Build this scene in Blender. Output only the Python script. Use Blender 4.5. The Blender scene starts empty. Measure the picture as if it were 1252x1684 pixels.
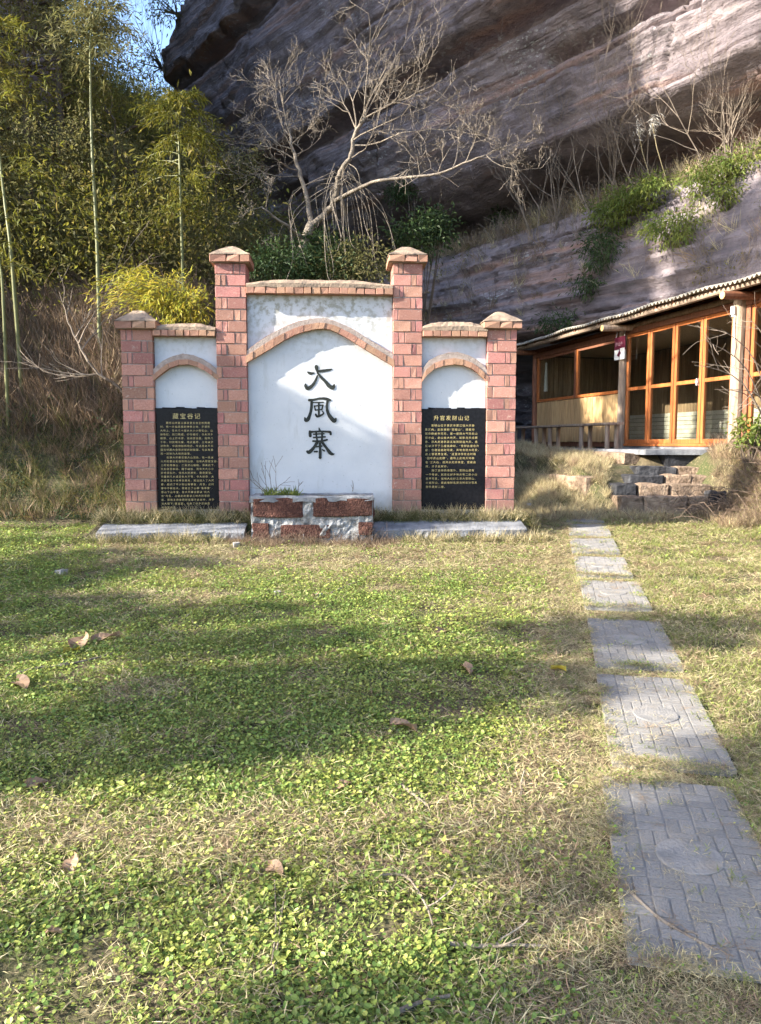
import bpy, math, random
import numpy as np
from mathutils import Vector, Matrix
scene = bpy.context.scene
R = math.radians
random.seed(7)
rng = np.random.default_rng(7)

# ------------------------------------------------------------------ camera, sky, sun, exposure
CAM = Vector((0.0, 0.0, 1.5)); PITCH = R(5.2); FPX = 1265.0; IW, IH = 1252.0, 1684.0
cam_data = bpy.data.cameras.new('camera'); cam = bpy.data.objects.new('camera', cam_data)
scene.collection.objects.link(cam)
cam.location = CAM; cam.rotation_euler = (R(90) - PITCH, 0, 0)
cam_data.sensor_fit = 'VERTICAL'; cam_data.sensor_height = 36.0
cam_data.lens = 36.0 * FPX / IH; cam_data.clip_start = 0.05; cam_data.clip_end = 600
scene.camera = cam
scene.render.resolution_x = 761; scene.render.resolution_y = 1024

SUND = Vector((0.958, 0.285, -0.50)).normalized()          # direction the light travels
world = bpy.data.worlds.new('World'); scene.world = world; world.use_nodes = True
wn = world.node_tree.nodes; wl = world.node_tree.links
bg = wn['Background']; sky = wn.new('ShaderNodeTexSky'); sky.sky_type = 'NISHITA'; sky.sun_disc = False
sky.sun_elevation = math.asin(-SUND.z); sky.sun_rotation = math.atan2(-SUND.x, -SUND.y)
sky.altitude = 200; sky.air_density = 1.0; sky.dust_density = 2.0; sky.ozone_density = 2.6
wl.new(sky.outputs[0], bg.inputs[0]); bg.inputs[1].default_value = 0.15
sun_data = bpy.data.lights.new('sun', 'SUN'); sun_data.energy = 4.6; sun_data.angle = R(0.6)
sun_data.color = (1.0, 0.93, 0.80)
sun = bpy.data.objects.new('sun', sun_data); scene.collection.objects.link(sun)
sun.rotation_euler = SUND.to_track_quat('-Z', 'Y').to_euler(); sun.location = (-20, -6, 20)
scene.view_settings.view_transform = 'Standard'; scene.view_settings.look = 'None'
scene.view_settings.gamma = 1.0; scene.view_settings.exposure = 2.0
scene.view_settings.use_curve_mapping = False
scene.cycles.max_bounces = 6; scene.cycles.diffuse_bounces = 4; scene.cycles.glossy_bounces = 3
scene.cycles.transparent_max_bounces = 8; scene.cycles.transmission_bounces = 4
scene.cycles.caustics_reflective = False; scene.cycles.caustics_refractive = False

# ------------------------------------------------------------------ noise
def _hash(i, j, k, s):
    n = (np.asarray(i, np.int64) * 374761393 + np.asarray(j, np.int64) * 668265263 + np.asarray(k, np.int64) * 1274126177 + s * 974711) & 0xffffffff
    n = ((n ^ (n >> 13)) * 1274126177) & 0xffffffff
    n = ((n ^ (n >> 16)) * 2246822519) & 0xffffffff
    return ((n ^ (n >> 15)) & 0xffffff) / float(0xffffff)
def vnoise(x, y, z=0.0, s=0):
    x, y, z = np.broadcast_arrays(np.asarray(x, float), np.asarray(y, float), np.asarray(z, float))
    i, j, k = np.floor(x), np.floor(y), np.floor(z)
    f, g, h = x - i, y - j, z - k
    f, g, h = f*f*(3-2*f), g*g*(3-2*g), h*h*(3-2*h)
    o = 0
    for a in (0, 1):
        for b in (0, 1):
            for c in (0, 1):
                o = o + _hash(i+a, j+b, k+c, s) * (f if a else 1-f) * (g if b else 1-g) * (h if c else 1-h)
    return o * 2 - 1
def fbm(x, y, z=0.0, s=0, o=4):
    t = 0; a = .5; q = 1.0
    for n in range(o):
        t = t + a * vnoise(np.asarray(x)*q, np.asarray(y)*q, np.asarray(z)*q, s + n); a *= .5; q *= 2.03
    return t
def sst(a, b, x):
    t = np.clip((np.asarray(x, float) - a) / (b - a), 0, 1); return t*t*(3-2*t)

# ------------------------------------------------------------------ pixel of the photo -> point on an upright plane
def ray(u, v):
    dx, dy = (u - IW/2) / FPX, -(v - IH/2) / FPX
    cp, sp = math.cos(PITCH), math.sin(PITCH)
    return Vector((dx, cp + dy * sp, -sp + dy * cp))
def at(u, v, y):
    r = ray(u, v); return CAM + r * (y / r.y)

# ------------------------------------------------------------------ materials
MATS = {}
def ramp_node(nt, cols):
    r = nt.nodes.new('ShaderNodeValToRGB'); e = r.color_ramp.elements
    while len(e) < len(cols): e.new(0.5)
    for k, (p, c) in enumerate(cols): e[k].position = p; e[k].color = (*c, 1)
    return r
def pmat(name, cols, scale=5, detail=5, rough=.85, bump=0., bscale=None, stretch=(1,1,1), var=0., island=0., trans=0., hue=0., spec=.3, extra=None, rough_n=.55):
    m = bpy.data.materials.new(name); m.use_nodes = True; nt = m.node_tree; N, L = nt.nodes, nt.links
    p = N['Principled BSDF']; p.inputs['Roughness'].default_value = rough; p.inputs['Specular IOR Level'].default_value = spec
    tc = N.new('ShaderNodeTexCoord'); mp = N.new('ShaderNodeMapping'); mp.inputs['Scale'].default_value = stretch
    L.new(tc.outputs['Object'], mp.inputs[0])
    vec = mp.outputs[0]
    oi = N.new('ShaderNodeObjectInfo')
    if var > 0:
        ad = N.new('ShaderNodeVectorMath'); ad.operation = 'MULTIPLY_ADD'
        ad.inputs[1].default_value = (37, 53, 71)
        L.new(oi.outputs['Random'], ad.inputs[0]); L.new(mp.outputs[0], ad.inputs[2]); vec = ad.outputs[0]
    nz = N.new('ShaderNodeTexNoise'); nz.inputs['Scale'].default_value = scale; nz.inputs['Detail'].default_value = detail
    nz.inputs['Roughness'].default_value = rough_n
    L.new(vec, nz.inputs['Vector'])
    rp = ramp_node(nt, cols); L.new(nz.outputs['Fac'], rp.inputs[0]); col = rp.outputs[0]
    for src, amt in ((oi.outputs['Random'], var), (None, island)):
        if amt <= 0: continue
        if src is None:
            g = N.new('ShaderNodeNewGeometry'); src = g.outputs['Random Per Island']
        hs = N.new('ShaderNodeHueSaturation')
        mr = N.new('ShaderNodeMapRange'); mr.inputs[3].default_value = 1 - amt; mr.inputs[4].default_value = 1 + amt
        L.new(src, mr.inputs[0]); L.new(mr.outputs[0], hs.inputs['Value'])
        if hue > 0:
            wnz = N.new('ShaderNodeTexWhiteNoise'); wnz.noise_dimensions = '1D'; L.new(src, wnz.inputs['W'])
            m2 = N.new('ShaderNodeMapRange'); m2.inputs[3].default_value = .5 - hue; m2.inputs[4].default_value = .5 + hue
            L.new(wnz.outputs['Value'], m2.inputs[0]); L.new(m2.outputs[0], hs.inputs['Hue'])
        L.new(col, hs.inputs['Color']); col = hs.outputs[0]
    if extra: col = extra(nt, vec, col)
    L.new(col, p.inputs['Base Color'])
    if bump > 0:
        b = N.new('ShaderNodeBump'); b.inputs['Strength'].default_value = min(1, bump); b.inputs['Distance'].default_value = .02 * max(1, bump)
        n2 = N.new('ShaderNodeTexNoise'); n2.inputs['Scale'].default_value = bscale or scale * 4; n2.inputs['Detail'].default_value = 6
        L.new(vec, n2.inputs['Vector']); L.new(n2.outputs['Fac'], b.inputs['Height']); L.new(b.outputs[0], p.inputs['Normal'])
    if trans > 0:
        t = N.new('ShaderNodeBsdfTranslucent'); L.new(col, t.inputs[0]); mx = N.new('ShaderNodeMixShader'); mx.inputs[0].default_value = trans
        L.new(p.outputs[0], mx.inputs[1]); L.new(t.outputs[0], mx.inputs[2]); L.new(mx.outputs[0], N['Material Output'].inputs[0])
    MATS[name] = m; return m
def mix_in(nt, col, fac, colour, blend='MIX'):
    mx = nt.nodes.new('ShaderNodeMix'); mx.data_type = 'RGBA'; mx.blend_type = blend
    nt.links.new(fac, mx.inputs[0]); nt.links.new(col, mx.inputs[6])
    if isinstance(colour, tuple): mx.inputs[7].default_value = (*colour, 1)
    else: nt.links.new(colour, mx.inputs[7])
    return mx.outputs[2]
def noise_fac(nt, vec, scale, lo, hi, stretch=(1,1,1), detail=6, rough=.6):
    mp = nt.nodes.new('ShaderNodeMapping'); mp.inputs['Scale'].default_value = stretch
    nz = nt.nodes.new('ShaderNodeTexNoise'); nz.inputs['Scale'].default_value = scale; nz.inputs['Detail'].default_value = detail; nz.inputs['Roughness'].default_value = rough
    mr = nt.nodes.new('ShaderNodeMapRange'); mr.inputs[1].default_value = lo; mr.inputs[2].default_value = hi
    nt.links.new(vec, mp.inputs[0]); nt.links.new(mp.outputs[0], nz.inputs['Vector']); nt.links.new(nz.outputs['Fac'], mr.inputs[0])
    return mr.outputs[0]

def zmask(nt, vec, lo, hi, nsc=3., amp=.5):
    """height band with a ragged edge (stains keep a shape of their own)"""
    sp = nt.nodes.new('ShaderNodeSeparateXYZ'); nt.links.new(vec, sp.inputs[0])
    nz = nt.nodes.new('ShaderNodeTexNoise'); nz.inputs['Scale'].default_value = nsc; nz.inputs['Detail'].default_value = 8; nz.inputs['Roughness'].default_value = .7; nt.links.new(vec, nz.inputs['Vector'])
    ma = nt.nodes.new('ShaderNodeMath'); ma.operation = 'MULTIPLY_ADD'; ma.inputs[1].default_value = amp; nt.links.new(nz.outputs['Fac'], ma.inputs[0]); nt.links.new(sp.outputs['Z'], ma.inputs[2])
    mr = nt.nodes.new('ShaderNodeMapRange'); mr.inputs[1].default_value = lo; mr.inputs[2].default_value = hi; nt.links.new(ma.outputs[0], mr.inputs[0]); return mr.outputs[0]
def rock_extra(nt, vec, col):
    col = mix_in(nt, col, noise_fac(nt, vec, 1.0, .44, .64, (.10, .10, 2.1)), (.175, .145, .155))         # thin darker beds
    col = mix_in(nt, col, noise_fac(nt, vec, 1.0, .54, .70, (.16, .16, 1.1)), (.34, .215, .175))          # reddish beds
    col = mix_in(nt, col, noise_fac(nt, vec, .55, .56, .72, (1, 1, .14)), (.085, .075, .082))             # dark water streaks
    col = mix_in(nt, col, noise_fac(nt, vec, .9, .60, .74, (1, 1, .5)), (.11, .10, .105))                 # lichen stained patches
    h = nt.nodes.new('ShaderNodeMath'); h.operation = 'MULTIPLY'; zf = zmask(nt, vec, 8.6, 6.2, .8, 1.2)
    nt.links.new(zf, h.inputs[0]); nt.links.new(noise_fac(nt, vec, 1.3, .36, .56, (.4, .4, 2.2)), h.inputs[1])
    col = mix_in(nt, col, h.outputs[0], (.12, .115, .13))                                                 # patchy darker grey towards the lower beds
    f = nt.nodes.new('ShaderNodeMath'); f.operation = 'MULTIPLY'
    nt.links.new(noise_fac(nt, vec, 6, .56, .64), f.inputs[0]); nt.links.new(noise_fac(nt, vec, .35, .52, .66), f.inputs[1])
    return mix_in(nt, col, f.outputs[0], (.46, .47, .47))                                                  # pale lichen
def plaster_extra(nt, vec, col):
    col = mix_in(nt, col, noise_fac(nt, vec, 5, .60, .74, (1, 1, .22)), (.43, .43, .42))              # rain runs
    col = mix_in(nt, col, noise_fac(nt, vec, 44, .66, .72), (.27, .265, .25))                         # mildew specks
    col = mix_in(nt, col, zmask(nt, vec, 1.15, .72, 6, .5), (.36, .33, .27))                          # splashed mud at the foot
    f = nt.nodes.new('ShaderNodeMath'); f.operation = 'MULTIPLY'
    nt.links.new(zmask(nt, vec, 2.75, 3.35, 5, .5), f.inputs[0]); nt.links.new(noise_fac(nt, vec, 16, .46, .60), f.inputs[1])
    return mix_in(nt, col, f.outputs[0], (.33, .32, .28))                                             # grime under the coping
def ground_extra(nt, vec, col):
    col = mix_in(nt, col, noise_fac(nt, vec, 1.1, .45, .62), (.055, .065, .022))
    return mix_in(nt, col, noise_fac(nt, vec, 26, .52, .68), (.20, .16, .09))
M_ROCK = pmat('cliff_sandstone', [(.30, (.145, .12, .132)), (.5, (.25, .21, .222)), (.70, (.33, .275, .275))], 1.1, 10, .92, 0, 2.6, (1, 1, 2.6), extra=rock_extra, rough_n=.7)
def rock_bump(m):
    nt = m.node_tree; N, L = nt.nodes, nt.links; p = N['Principled BSDF']; tc = N.new('ShaderNodeTexCoord'); prev = None
    for (sc_, st, dist, det) in ((1.0, (.35, .35, 5.5), .14, 8), (7, (1, 1, 1.6), .05, 8), (1.6, (1, 1, .8), .10, 6)):
        mp = N.new('ShaderNodeMapping'); mp.inputs['Scale'].default_value = st; nz = N.new('ShaderNodeTexNoise'); nz.inputs['Scale'].default_value = sc_; nz.inputs['Detail'].default_value = det; nz.inputs['Roughness'].default_value = .62
        b = N.new('ShaderNodeBump'); b.inputs['Strength'].default_value = 1; b.inputs['Distance'].default_value = dist
        L.new(tc.outputs['Object'], mp.inputs[0]); L.new(mp.outputs[0], nz.inputs['Vector']); L.new(nz.outputs['Fac'], b.inputs['Height'])
        if prev is not None: L.new(prev, b.inputs['Normal'])
        prev = b.outputs[0]
    L.new(prev, p.inputs['Normal'])
rock_bump(M_ROCK)
M_GROUND = pmat('soil', [(.3, (.05, .038, .022)), (.6, (.11, .085, .05)), (.8, (.19, .155, .095))], 3, 8, .95, .8, 40, extra=ground_extra)
def brick_extra(nt, vec, col):
    col = mix_in(nt, col, noise_fac(nt, vec, 9, .58, .72, (1, 1, .5)), (.50, .37, .31))      # mortar smears
    col = mix_in(nt, col, noise_fac(nt, vec, 22, .64, .74), (.15, .085, .07))               # chips and dirt
    ge = nt.nodes.new('ShaderNodeNewGeometry')
    col = mix_in(nt, col, zmask(nt, ge.outputs['Position'], 1.15, .72, 7, .5), (.17, .135, .095))   # soil splash and moss at the foot
    return col
M_BRICK = pmat('pink_sandstone_brick', [(.25, (.29, .125, .10)), (.5, (.41, .195, .155)), (.75, (.49, .28, .225))], 16, 8, .9, .6, 60, var=.26, hue=.016, extra=brick_extra)
M_MORTAR = pmat('brick_mortar', [(.3, (.24, .19, .165)), (.7, (.40, .33, .29))], 20, 4, .95, .4)
M_CAP = pmat('weathered_cement_cap', [(.3, (.10, .08, .065)), (.5, (.27, .20, .145)), (.75, (.40, .29, .20))], 7, 7, .9, .5, 40)
M_ORANGE = pmat('buff_brick', [(.3, (.30, .155, .105)), (.7, (.42, .24, .16))], 12, 5, .85, .3, 60, var=.18, hue=.01)
M_PLASTER = pmat('white_plaster', [(.3, (.50, .51, .53)), (.7, (.57, .575, .59))], 3, 5, .9, .15, 30, extra=plaster_extra)
M_BLACKSTONE = pmat('polished_black_granite', [(.3, (.006, .006, .008)), (.7, (.014, .014, .017))], 30, 4, .25, 0, spec=.14)
M_GOLD = pmat('gold_lettering', [(.3, (.40, .31, .12)), (.7, (.58, .47, .22))], 40, 3, .5, 0)
M_INK = pmat('black_lettering_paint', [(.3, (.010, .012, .010)), (.7, (.03, .035, .03))], 20, 3, .7, 0)
M_CONC = pmat('grey_concrete', [(.3, (.10, .105, .115)), (.55, (.20, .205, .22)), (.8, (.30, .30, .31))], 6, 8, .9, .6, 40)
M_LATER = pmat('laterite_block', [(.30, (.022, .012, .010)), (.5, (.085, .036, .028)), (.68, (.17, .085, .062))], 26, 9, .97, 1.8, 55, var=.15, rough_n=.75)
M_LIME = pmat('lime_mortar', [(.3, (.07, .066, .062)), (.5, (.24, .238, .235)), (.70, (.40, .40, .395))], 12, 8, .95, 1.0, 35)
def paver_extra(nt, vec, col):
    return mix_in(nt, col, noise_fac(nt, vec, 4, .55, .72), (.29, .24, .175))          # dried mud
M_PAVER = pmat('grey_paver', [(.3, (.16, .155, .150)), (.5, (.235, .226, .217)), (.8, (.31, .285, .25))], 9, 8, .92, .4, 90, var=.10, extra=paver_extra)
M_STEP = pmat('step_sandstone', [(.3, (.10, .07, .045)), (.5, (.24, .17, .12)), (.75, (.37, .28, .195))], 11, 9, .95, 1.4, 30, var=.16)
M_BSTEP = pmat('shaded_weathered_stone', [(.3, (.012, .012, .014)), (.6, (.045, .045, .05)), (.85, (.12, .12, .13))], 7, 8, .8, .9, 24, var=.2)  # cast shadow on left step ends put into the colour, plus dark weathering
M_WOODO = pmat('orange_varnished_wood', [(.3, (.30, .085, .022)), (.55, (.44, .135, .035)), (.8, (.52, .19, .055))], 6, 7, .5, .2, 40, (6, 6, .6), var=.10, spec=.5)
M_WOODD = pmat('red_brown_wood', [(.3, (.13, .05, .028)), (.7, (.26, .11, .06))], 6, 5, .6, .15, 40, (4, 4, 1), var=.12)
M_LOG = pmat('weathered_log', [(.3, (.20, .14, .10)), (.55, (.36, .27, .20)), (.8, (.48, .38, .30))], 5, 7, .8, .5, 20, (5, 5, .5), var=.12)
M_LOGEND = pmat('log_end_grain', [(.3, (.50, .33, .13)), (.7, (.66, .47, .22))], 10, 4, .8)
M_PLANK = pmat('yellow_plank', [(.3, (.34, .20, .09)), (.55, (.52, .34, .16)), (.8, (.62, .44, .23))], 5, 6, .7, .2, 30, (7, 7, .5), var=.16)
M_SLAT = pmat('brown_slat', [(.3, (.24, .155, .095)), (.7, (.44, .31, .20))], 5, 6, .8, .2, 30, (7, 7, .5), var=.2)
M_ROOF = pmat('asbestos_cement_sheet', [(.3, (.22, .20, .17)), (.6, (.38, .35, .29)), (.8, (.48, .45, .38))], 5, 8, .95, .5, 40)
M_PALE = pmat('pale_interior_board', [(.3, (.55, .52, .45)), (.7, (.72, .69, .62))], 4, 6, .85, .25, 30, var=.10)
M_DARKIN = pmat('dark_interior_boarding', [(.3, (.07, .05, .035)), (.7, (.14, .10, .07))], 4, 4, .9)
M_WHITE = pmat('white_enamel', [(.3, (.72, .72, .70)), (.7, (.80, .80, .78))], 6, 3, .35)
M_MAROON = pmat('maroon_sign_paint', [(.3, (.10, .012, .03)), (.7, (.14, .02, .045))], 6, 3, .5)
M_PINK = pmat('pale_pink_print', [(.3, (.62, .40, .46)), (.7, (.70, .50, .55))], 6, 3, .6)
M_STEEL = pmat('steel_fitting', [(.3, (.40, .40, .40)), (.7, (.55, .55, .55))], 9, 3, .35)
M_BARE = pmat('pale_bare_bark', [(.3, (.11, .09, .072)), (.55, (.23, .19, .15)), (.8, (.36, .30, .225))], 9, 8, .9, 1.2, 40)
M_TWIG = pmat('brown_twig_bark', [(.3, (.12, .095, .075)), (.7, (.25, .20, .155))], 6, 5, .9, .3, 30)
M_TRUNK = pmat('dark_bark', [(.3, (.05, .038, .028)), (.7, (.12, .09, .065))], 6, 6, .9, .6, 20, (3, 3, .6))
M_CULM = pmat('bamboo_culm', [(.3, (.09, .10, .035)), (.6, (.155, .155, .06)), (.85, (.21, .185, .10))], 4, 4, .5, 0)
def leafm(name, a, b, c, isl=.35, tr=.45, hue=.02, rough=.6, spec=.3):
    return pmat(name, [(.3, a), (.5, b), (.72, c)], 1.4, 4, rough, 0, island=isl, trans=tr, hue=hue, spec=spec)
M_BLEAF = leafm('bamboo_leaf', (.11, .115, .016), (.18, .175, .026), (.26, .23, .045))
M_YLEAF = leafm('yellow_bamboo_leaf', (.27, .27, .035), (.40, .365, .045), (.50, .41, .075), .3, .4, .03)
M_FLEAF = leafm('forest_leaf', (.095, .095, .04), (.17, .16, .06), (.25, .22, .095))
M_OLIVE = leafm('olive_leaf', (.12, .105, .028), (.20, .175, .045), (.28, .23, .075))
M_DGREEN = leafm('dark_green_leaf', (.03, .05, .02), (.055, .09, .03), (.09, .125, .04), .4, .3)
M_GREEN = leafm('bright_green_leaf', (.10, .145, .03), (.17, .21, .045), (.26, .27, .075), .35, .4)
M_CLOVER = leafm('clover_leaf', (.11, .17, .04), (.20, .27, .06), (.31, .355, .095), .42, .3, .025, .5, .35)
M_BLADE = leafm('grass_blade', (.13, .17, .04), (.24, .27, .075), (.38, .36, .14), .35, .3, .02)
M_STRAW = leafm('dry_straw', (.31, .25, .14), (.50, .42, .24), (.64, .56, .35), .3, .2, .012)
M_BROWNG = leafm('brown_dead_grass', (.17, .115, .075), (.29, .205, .13), (.42, .32, .20), .35, .2, .012)
M_DEADL = leafm('dead_leaf', (.16, .10, .06), (.30, .21, .13), (.42, .33, .22), .3, .15, .015)
M_DTWIG = pmat('dead_brown_stem', [(.3, (.09, .062, .045)), (.7, (.19, .135, .095))], 6, 5, .9)
M_PLUME = leafm('pale_plume', (.42, .40, .36), (.55, .52, .47), (.62, .60, .55), .2, .3, .0)
M_STONE = pmat('pale_stone', [(.3, (.22, .21, .19)), (.7, (.36, .34, .31))], 12, 6, .9, .5)
def glass_mat():
    m = bpy.data.materials.new('window_glass'); m.use_nodes = True; N, L = m.node_tree.nodes, m.node_tree.links
    N.remove(N['Principled BSDF'])
    t = N.new('ShaderNodeBsdfTransparent'); t.inputs[0].default_value = (.86, .87, .84, 1)
    g = N.new('ShaderNodeBsdfGlossy'); g.inputs['Roughness'].default_value = .02; g.inputs[0].default_value = (.9, .9, .9, 1)
    f = N.new('ShaderNodeFresnel'); ge = N.new('ShaderNodeNewGeometry'); mr = N.new('ShaderNodeMapRange')
    mr.inputs[3].default_value = 1.5; mr.inputs[4].default_value = 1/1.5; L.new(ge.outputs['Backfacing'], mr.inputs[0]); L.new(mr.outputs[0], f.inputs[0])   # same reflectance from either side
    mx = N.new('ShaderNodeMixShader')
    L.new(f.outputs[0], mx.inputs[0]); L.new(t.outputs[0], mx.inputs[1]); L.new(g.outputs[0], mx.inputs[2]); L.new(mx.outputs[0], N['Material Output'].inputs[0])
    return m
M_GLASS = glass_mat()

# ------------------------------------------------------------------ object helpers
W2L = {}; W = {}
def frame_of(o): return W.get(o.name, Matrix())
def link(o, parent=None):
    scene.collection.objects.link(o)
    if parent is not None: o.parent = parent
    return o
def tag(o, label=None, cat=None, group=None, kind=None):
    if label: o['label'] = label
    if cat: o['category'] = cat
    if group: o['group'] = group
    if kind: o['kind'] = kind
    return o
def thing(name, label, cat, loc=(0,0,0), rotz=0., group=None):
    o = bpy.data.objects.new(name, None); o.empty_display_size = .2
    o.location = loc; o.rotation_euler = (0, 0, rotz); link(o)
    W[o.name] = Matrix.Translation(loc) @ Matrix.Rotation(rotz, 4, 'Z')
    return tag(o, label, cat, group)
class MB:
    def __init__(s): s.v = []; s.f = []
    def add(s, vs, fs):
        n = len(s.v); s.v += [tuple(p) for p in vs]; s.f += [tuple(i + n for i in f) for f in fs]
    def box(s, x0, x1, y0, y1, z0, z1, j=0.):
        P = [(x, y, z) for z in (z0, z1) for y in (y0, y1) for x in (x0, x1)]
        if j: P = [tuple(c + random.uniform(-j, j) for c in p) for p in P]
        s.add(P, [(0,2,3,1), (4,5,7,6), (0,1,5,4), (2,6,7,3), (0,4,6,2), (1,3,7,5)])
    def hexa(s, P):      # 8 points ordered like box
        s.add(P, [(0,2,3,1), (4,5,7,6), (0,1,5,4), (2,6,7,3), (0,4,6,2), (1,3,7,5)])
    def tube(s, pts, rad, n=6, cap=True):
        pts = [Vector(p) for p in pts]
        if not hasattr(rad, '__len__'): rad = [rad] * len(pts)
        base = len(s.v); up = Vector((0.31, 0.2, 1)).normalized()
        for i, p in enumerate(pts):
            d = (pts[min(i+1, len(pts)-1)] - pts[max(i-1, 0)])
            d = d.normalized() if d.length > 1e-9 else Vector((0,0,1))
            a = d.cross(up); a = a.normalized() if a.length > 1e-3 else d.cross(Vector((1,0,0))).normalized()
            b = d.cross(a)
            for k in range(n):
                t = 2*math.pi*k/n; s.v.append(tuple(p + (a*math.cos(t) + b*math.sin(t))*rad[i]))
        for i in range(len(pts)-1):
            for k in range(n):
                q = base + i*n; s.f.append((q+k, q+(k+1)%n, q+n+(k+1)%n, q+n+k))
        if cap:
            s.f.append(tuple(base + k for k in range(n))[::-1]); q = base + (len(pts)-1)*n; s.f.append(tuple(q+k for k in range(n)))
    def leaves(s, P, D, Nn, Ln, Wd, fold=.25):
        n = len(P)
        if n == 0: return
        P = np.asarray(P); D = np.asarray(D); D = D/np.linalg.norm(D, axis=1)[:, None]
        S = np.cross(D, Nn); S = S/(np.linalg.norm(S, axis=1)[:, None] + 1e-9); U = np.cross(S, D)
        Ln = np.broadcast_to(Ln, n)[:, None]; Wd = np.broadcast_to(Wd, n)[:, None]
        a = P; m = P + D*Ln*.45; l = m + S*Wd*.5 + U*Wd*fold; r = m - S*Wd*.5 + U*Wd*fold; t = P + D*Ln - U*Ln*.12
        V = np.stack([a, l, t, r], 1).reshape(-1, 3); b = len(s.v)
        s.v += list(map(tuple, V.tolist())); s.f += [(b+4*i, b+4*i+1, b+4*i+2, b+4*i+3) for i in range(n)]
    def round_leaves(s, P, D, Nn, Ln, Wd):
        D = D/np.linalg.norm(D, axis=1)[:, None]; S = np.cross(D, Nn); S = S/(np.linalg.norm(S, axis=1)[:, None] + 1e-9); U = np.cross(S, D); Ln = Ln[:, None]; Wd = Wd[:, None]
        def q(t, w, h): return P + D*Ln*t + S*Wd*w + U*Wd*h
        V = np.stack([q(0, 0, 0), q(.30, .46, .08), q(.74, .44, .10), q(1, .06, .0), q(.72, -.46, .10), q(.28, -.44, .08)], 1).reshape(-1, 3); b = len(s.v)
        s.v += list(map(tuple, V.tolist())); s.f += [tuple(b+6*i+k for k in (0, 1, 2, 3)) for i in range(len(P))] + [tuple(b+6*i+k for k in (0, 3, 4, 5)) for i in range(len(P))]
    def mesh(s, name, mat, M=None, smooth=False):
        me = bpy.data.meshes.new(name)
        v = s.v
        if M is not None:
            A = np.asarray(v); Mi = np.array(M); v = (A @ Mi[:3, :3].T + Mi[:3, 3]).tolist()
        me.from_pydata(v, [], s.f); me.materials.append(mat)
        if smooth: me.polygons.foreach_set('use_smooth', [True]*len(me.polygons))
        me.update(); return me
    def build(s, name, mat, parent=None, local=False, smooth=False):
        """verts are world coordinates, or (local) the coordinates of the parent's thing"""
        M = None
        if parent is not None and not local: M = frame_of(parent).inverted()
        o = bpy.data.objects.new(name, s.mesh(name, mat, M, smooth)); link(o, parent)
        if parent is not None: W[o.name] = frame_of(parent)
        return o
def part(name, me, parent, loc=(0,0,0), scale=(1,1,1), rot=(0,0,0)):
    o = bpy.data.objects.new(name, me); o.location = loc; o.scale = scale; o.rotation_euler = rot
    link(o, parent); W[o.name] = frame_of(parent); return o
def boxpart(name, mat, parent, x0, x1, y0, y1, z0, z1, j=0., bev=0.):
    m = MB(); cx, cy, cz = (x0+x1)/2, (y0+y1)/2, (z0+z1)/2
    if bev: chamfer_box(m, x0-cx, x1-cx, y0-cy, y1-cy, z0-cz, z1-cz, bev, j)
    else: m.box(x0-cx, x1-cx, y0-cy, y1-cy, z0-cz, z1-cz, j)
    return part(name, m.mesh(name, mat), parent, (cx, cy, cz))
def chamfer_box(m, x0, x1, y0, y1, z0, z1, b, j=0.):
    V = []; idx = {}
    for sx in (0, 1):
        for sy in (0, 1):
            for sz in (0, 1):
                c = ((x0, x1)[sx], (y0, y1)[sy], (z0, z1)[sz]); d = (1-2*sx, 1-2*sy, 1-2*sz)
                jj = [random.uniform(-j, j) for _ in range(3)]
                for ax in range(3):
                    p = [c[k] + jj[k] + (b*d[k] if k != ax else 0) for k in range(3)]
                    idx[(sx, sy, sz, ax)] = len(V); V.append(p)
    F = []
    for ax in range(3):
        o1, o2 = [k for k in range(3) if k != ax]
        for s_ in (0, 1):
            q = []
            for a, c in ((0,0), (1,0), (1,1), (0,1)):
                k = [0,0,0]; k[ax] = s_; k[o1] = a; k[o2] = c; q.append(idx[(*k, ax)])
            F.append(q)
    for ax in range(3):      # edge strips running along ax
        o1, o2 = [k for k in range(3) if k != ax]
        for a in (0, 1):
            for c in (0, 1):
                k0 = [0,0,0]; k1 = [0,0,0]; k0[o1] = k1[o1] = a; k0[o2] = k1[o2] = c; k1[ax] = 1
                F.append([idx[(*k0, o1)], idx[(*k1, o1)], idx[(*k1, o2)], idx[(*k0, o2)]])
    for sx in (0, 1):
        for sy in (0, 1):
            for sz in (0, 1): F.append([idx[(sx, sy, sz, a)] for a in range(3)])
    import bmesh
    bm = bmesh.new(); vv = [bm.verts.new(p) for p in V]
    for f in F:
        try: bm.faces.new([vv[i] for i in f])
        except ValueError: pass
    bmesh.ops.recalc_face_normals(bm, faces=bm.faces); bm.verts.index_update()
    m.add([v.co[:] for v in bm.verts], [[v.index for v in f.verts] for f in bm.faces]); bm.free()
def np_obj(name, V, F, mat, parent=None, smooth=True):
    me = bpy.data.meshes.new(name); me.from_pydata(V.tolist() if hasattr(V, 'tolist') else V, [], F.tolist() if hasattr(F, 'tolist') else F)
    me.materials.append(mat)
    if smooth: me.polygons.foreach_set('use_smooth', [True]*len(me.polygons))
    me.update(); return link(bpy.data.objects.new(name, me), parent)
def grid_faces(nu, nv):
    i = np.arange(nu-1)[:, None]*nv + np.arange(nv-1)[None, :]
    return np.stack([i, i+nv, i+nv+1, i+1], -1).reshape(-1, 4)

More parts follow.
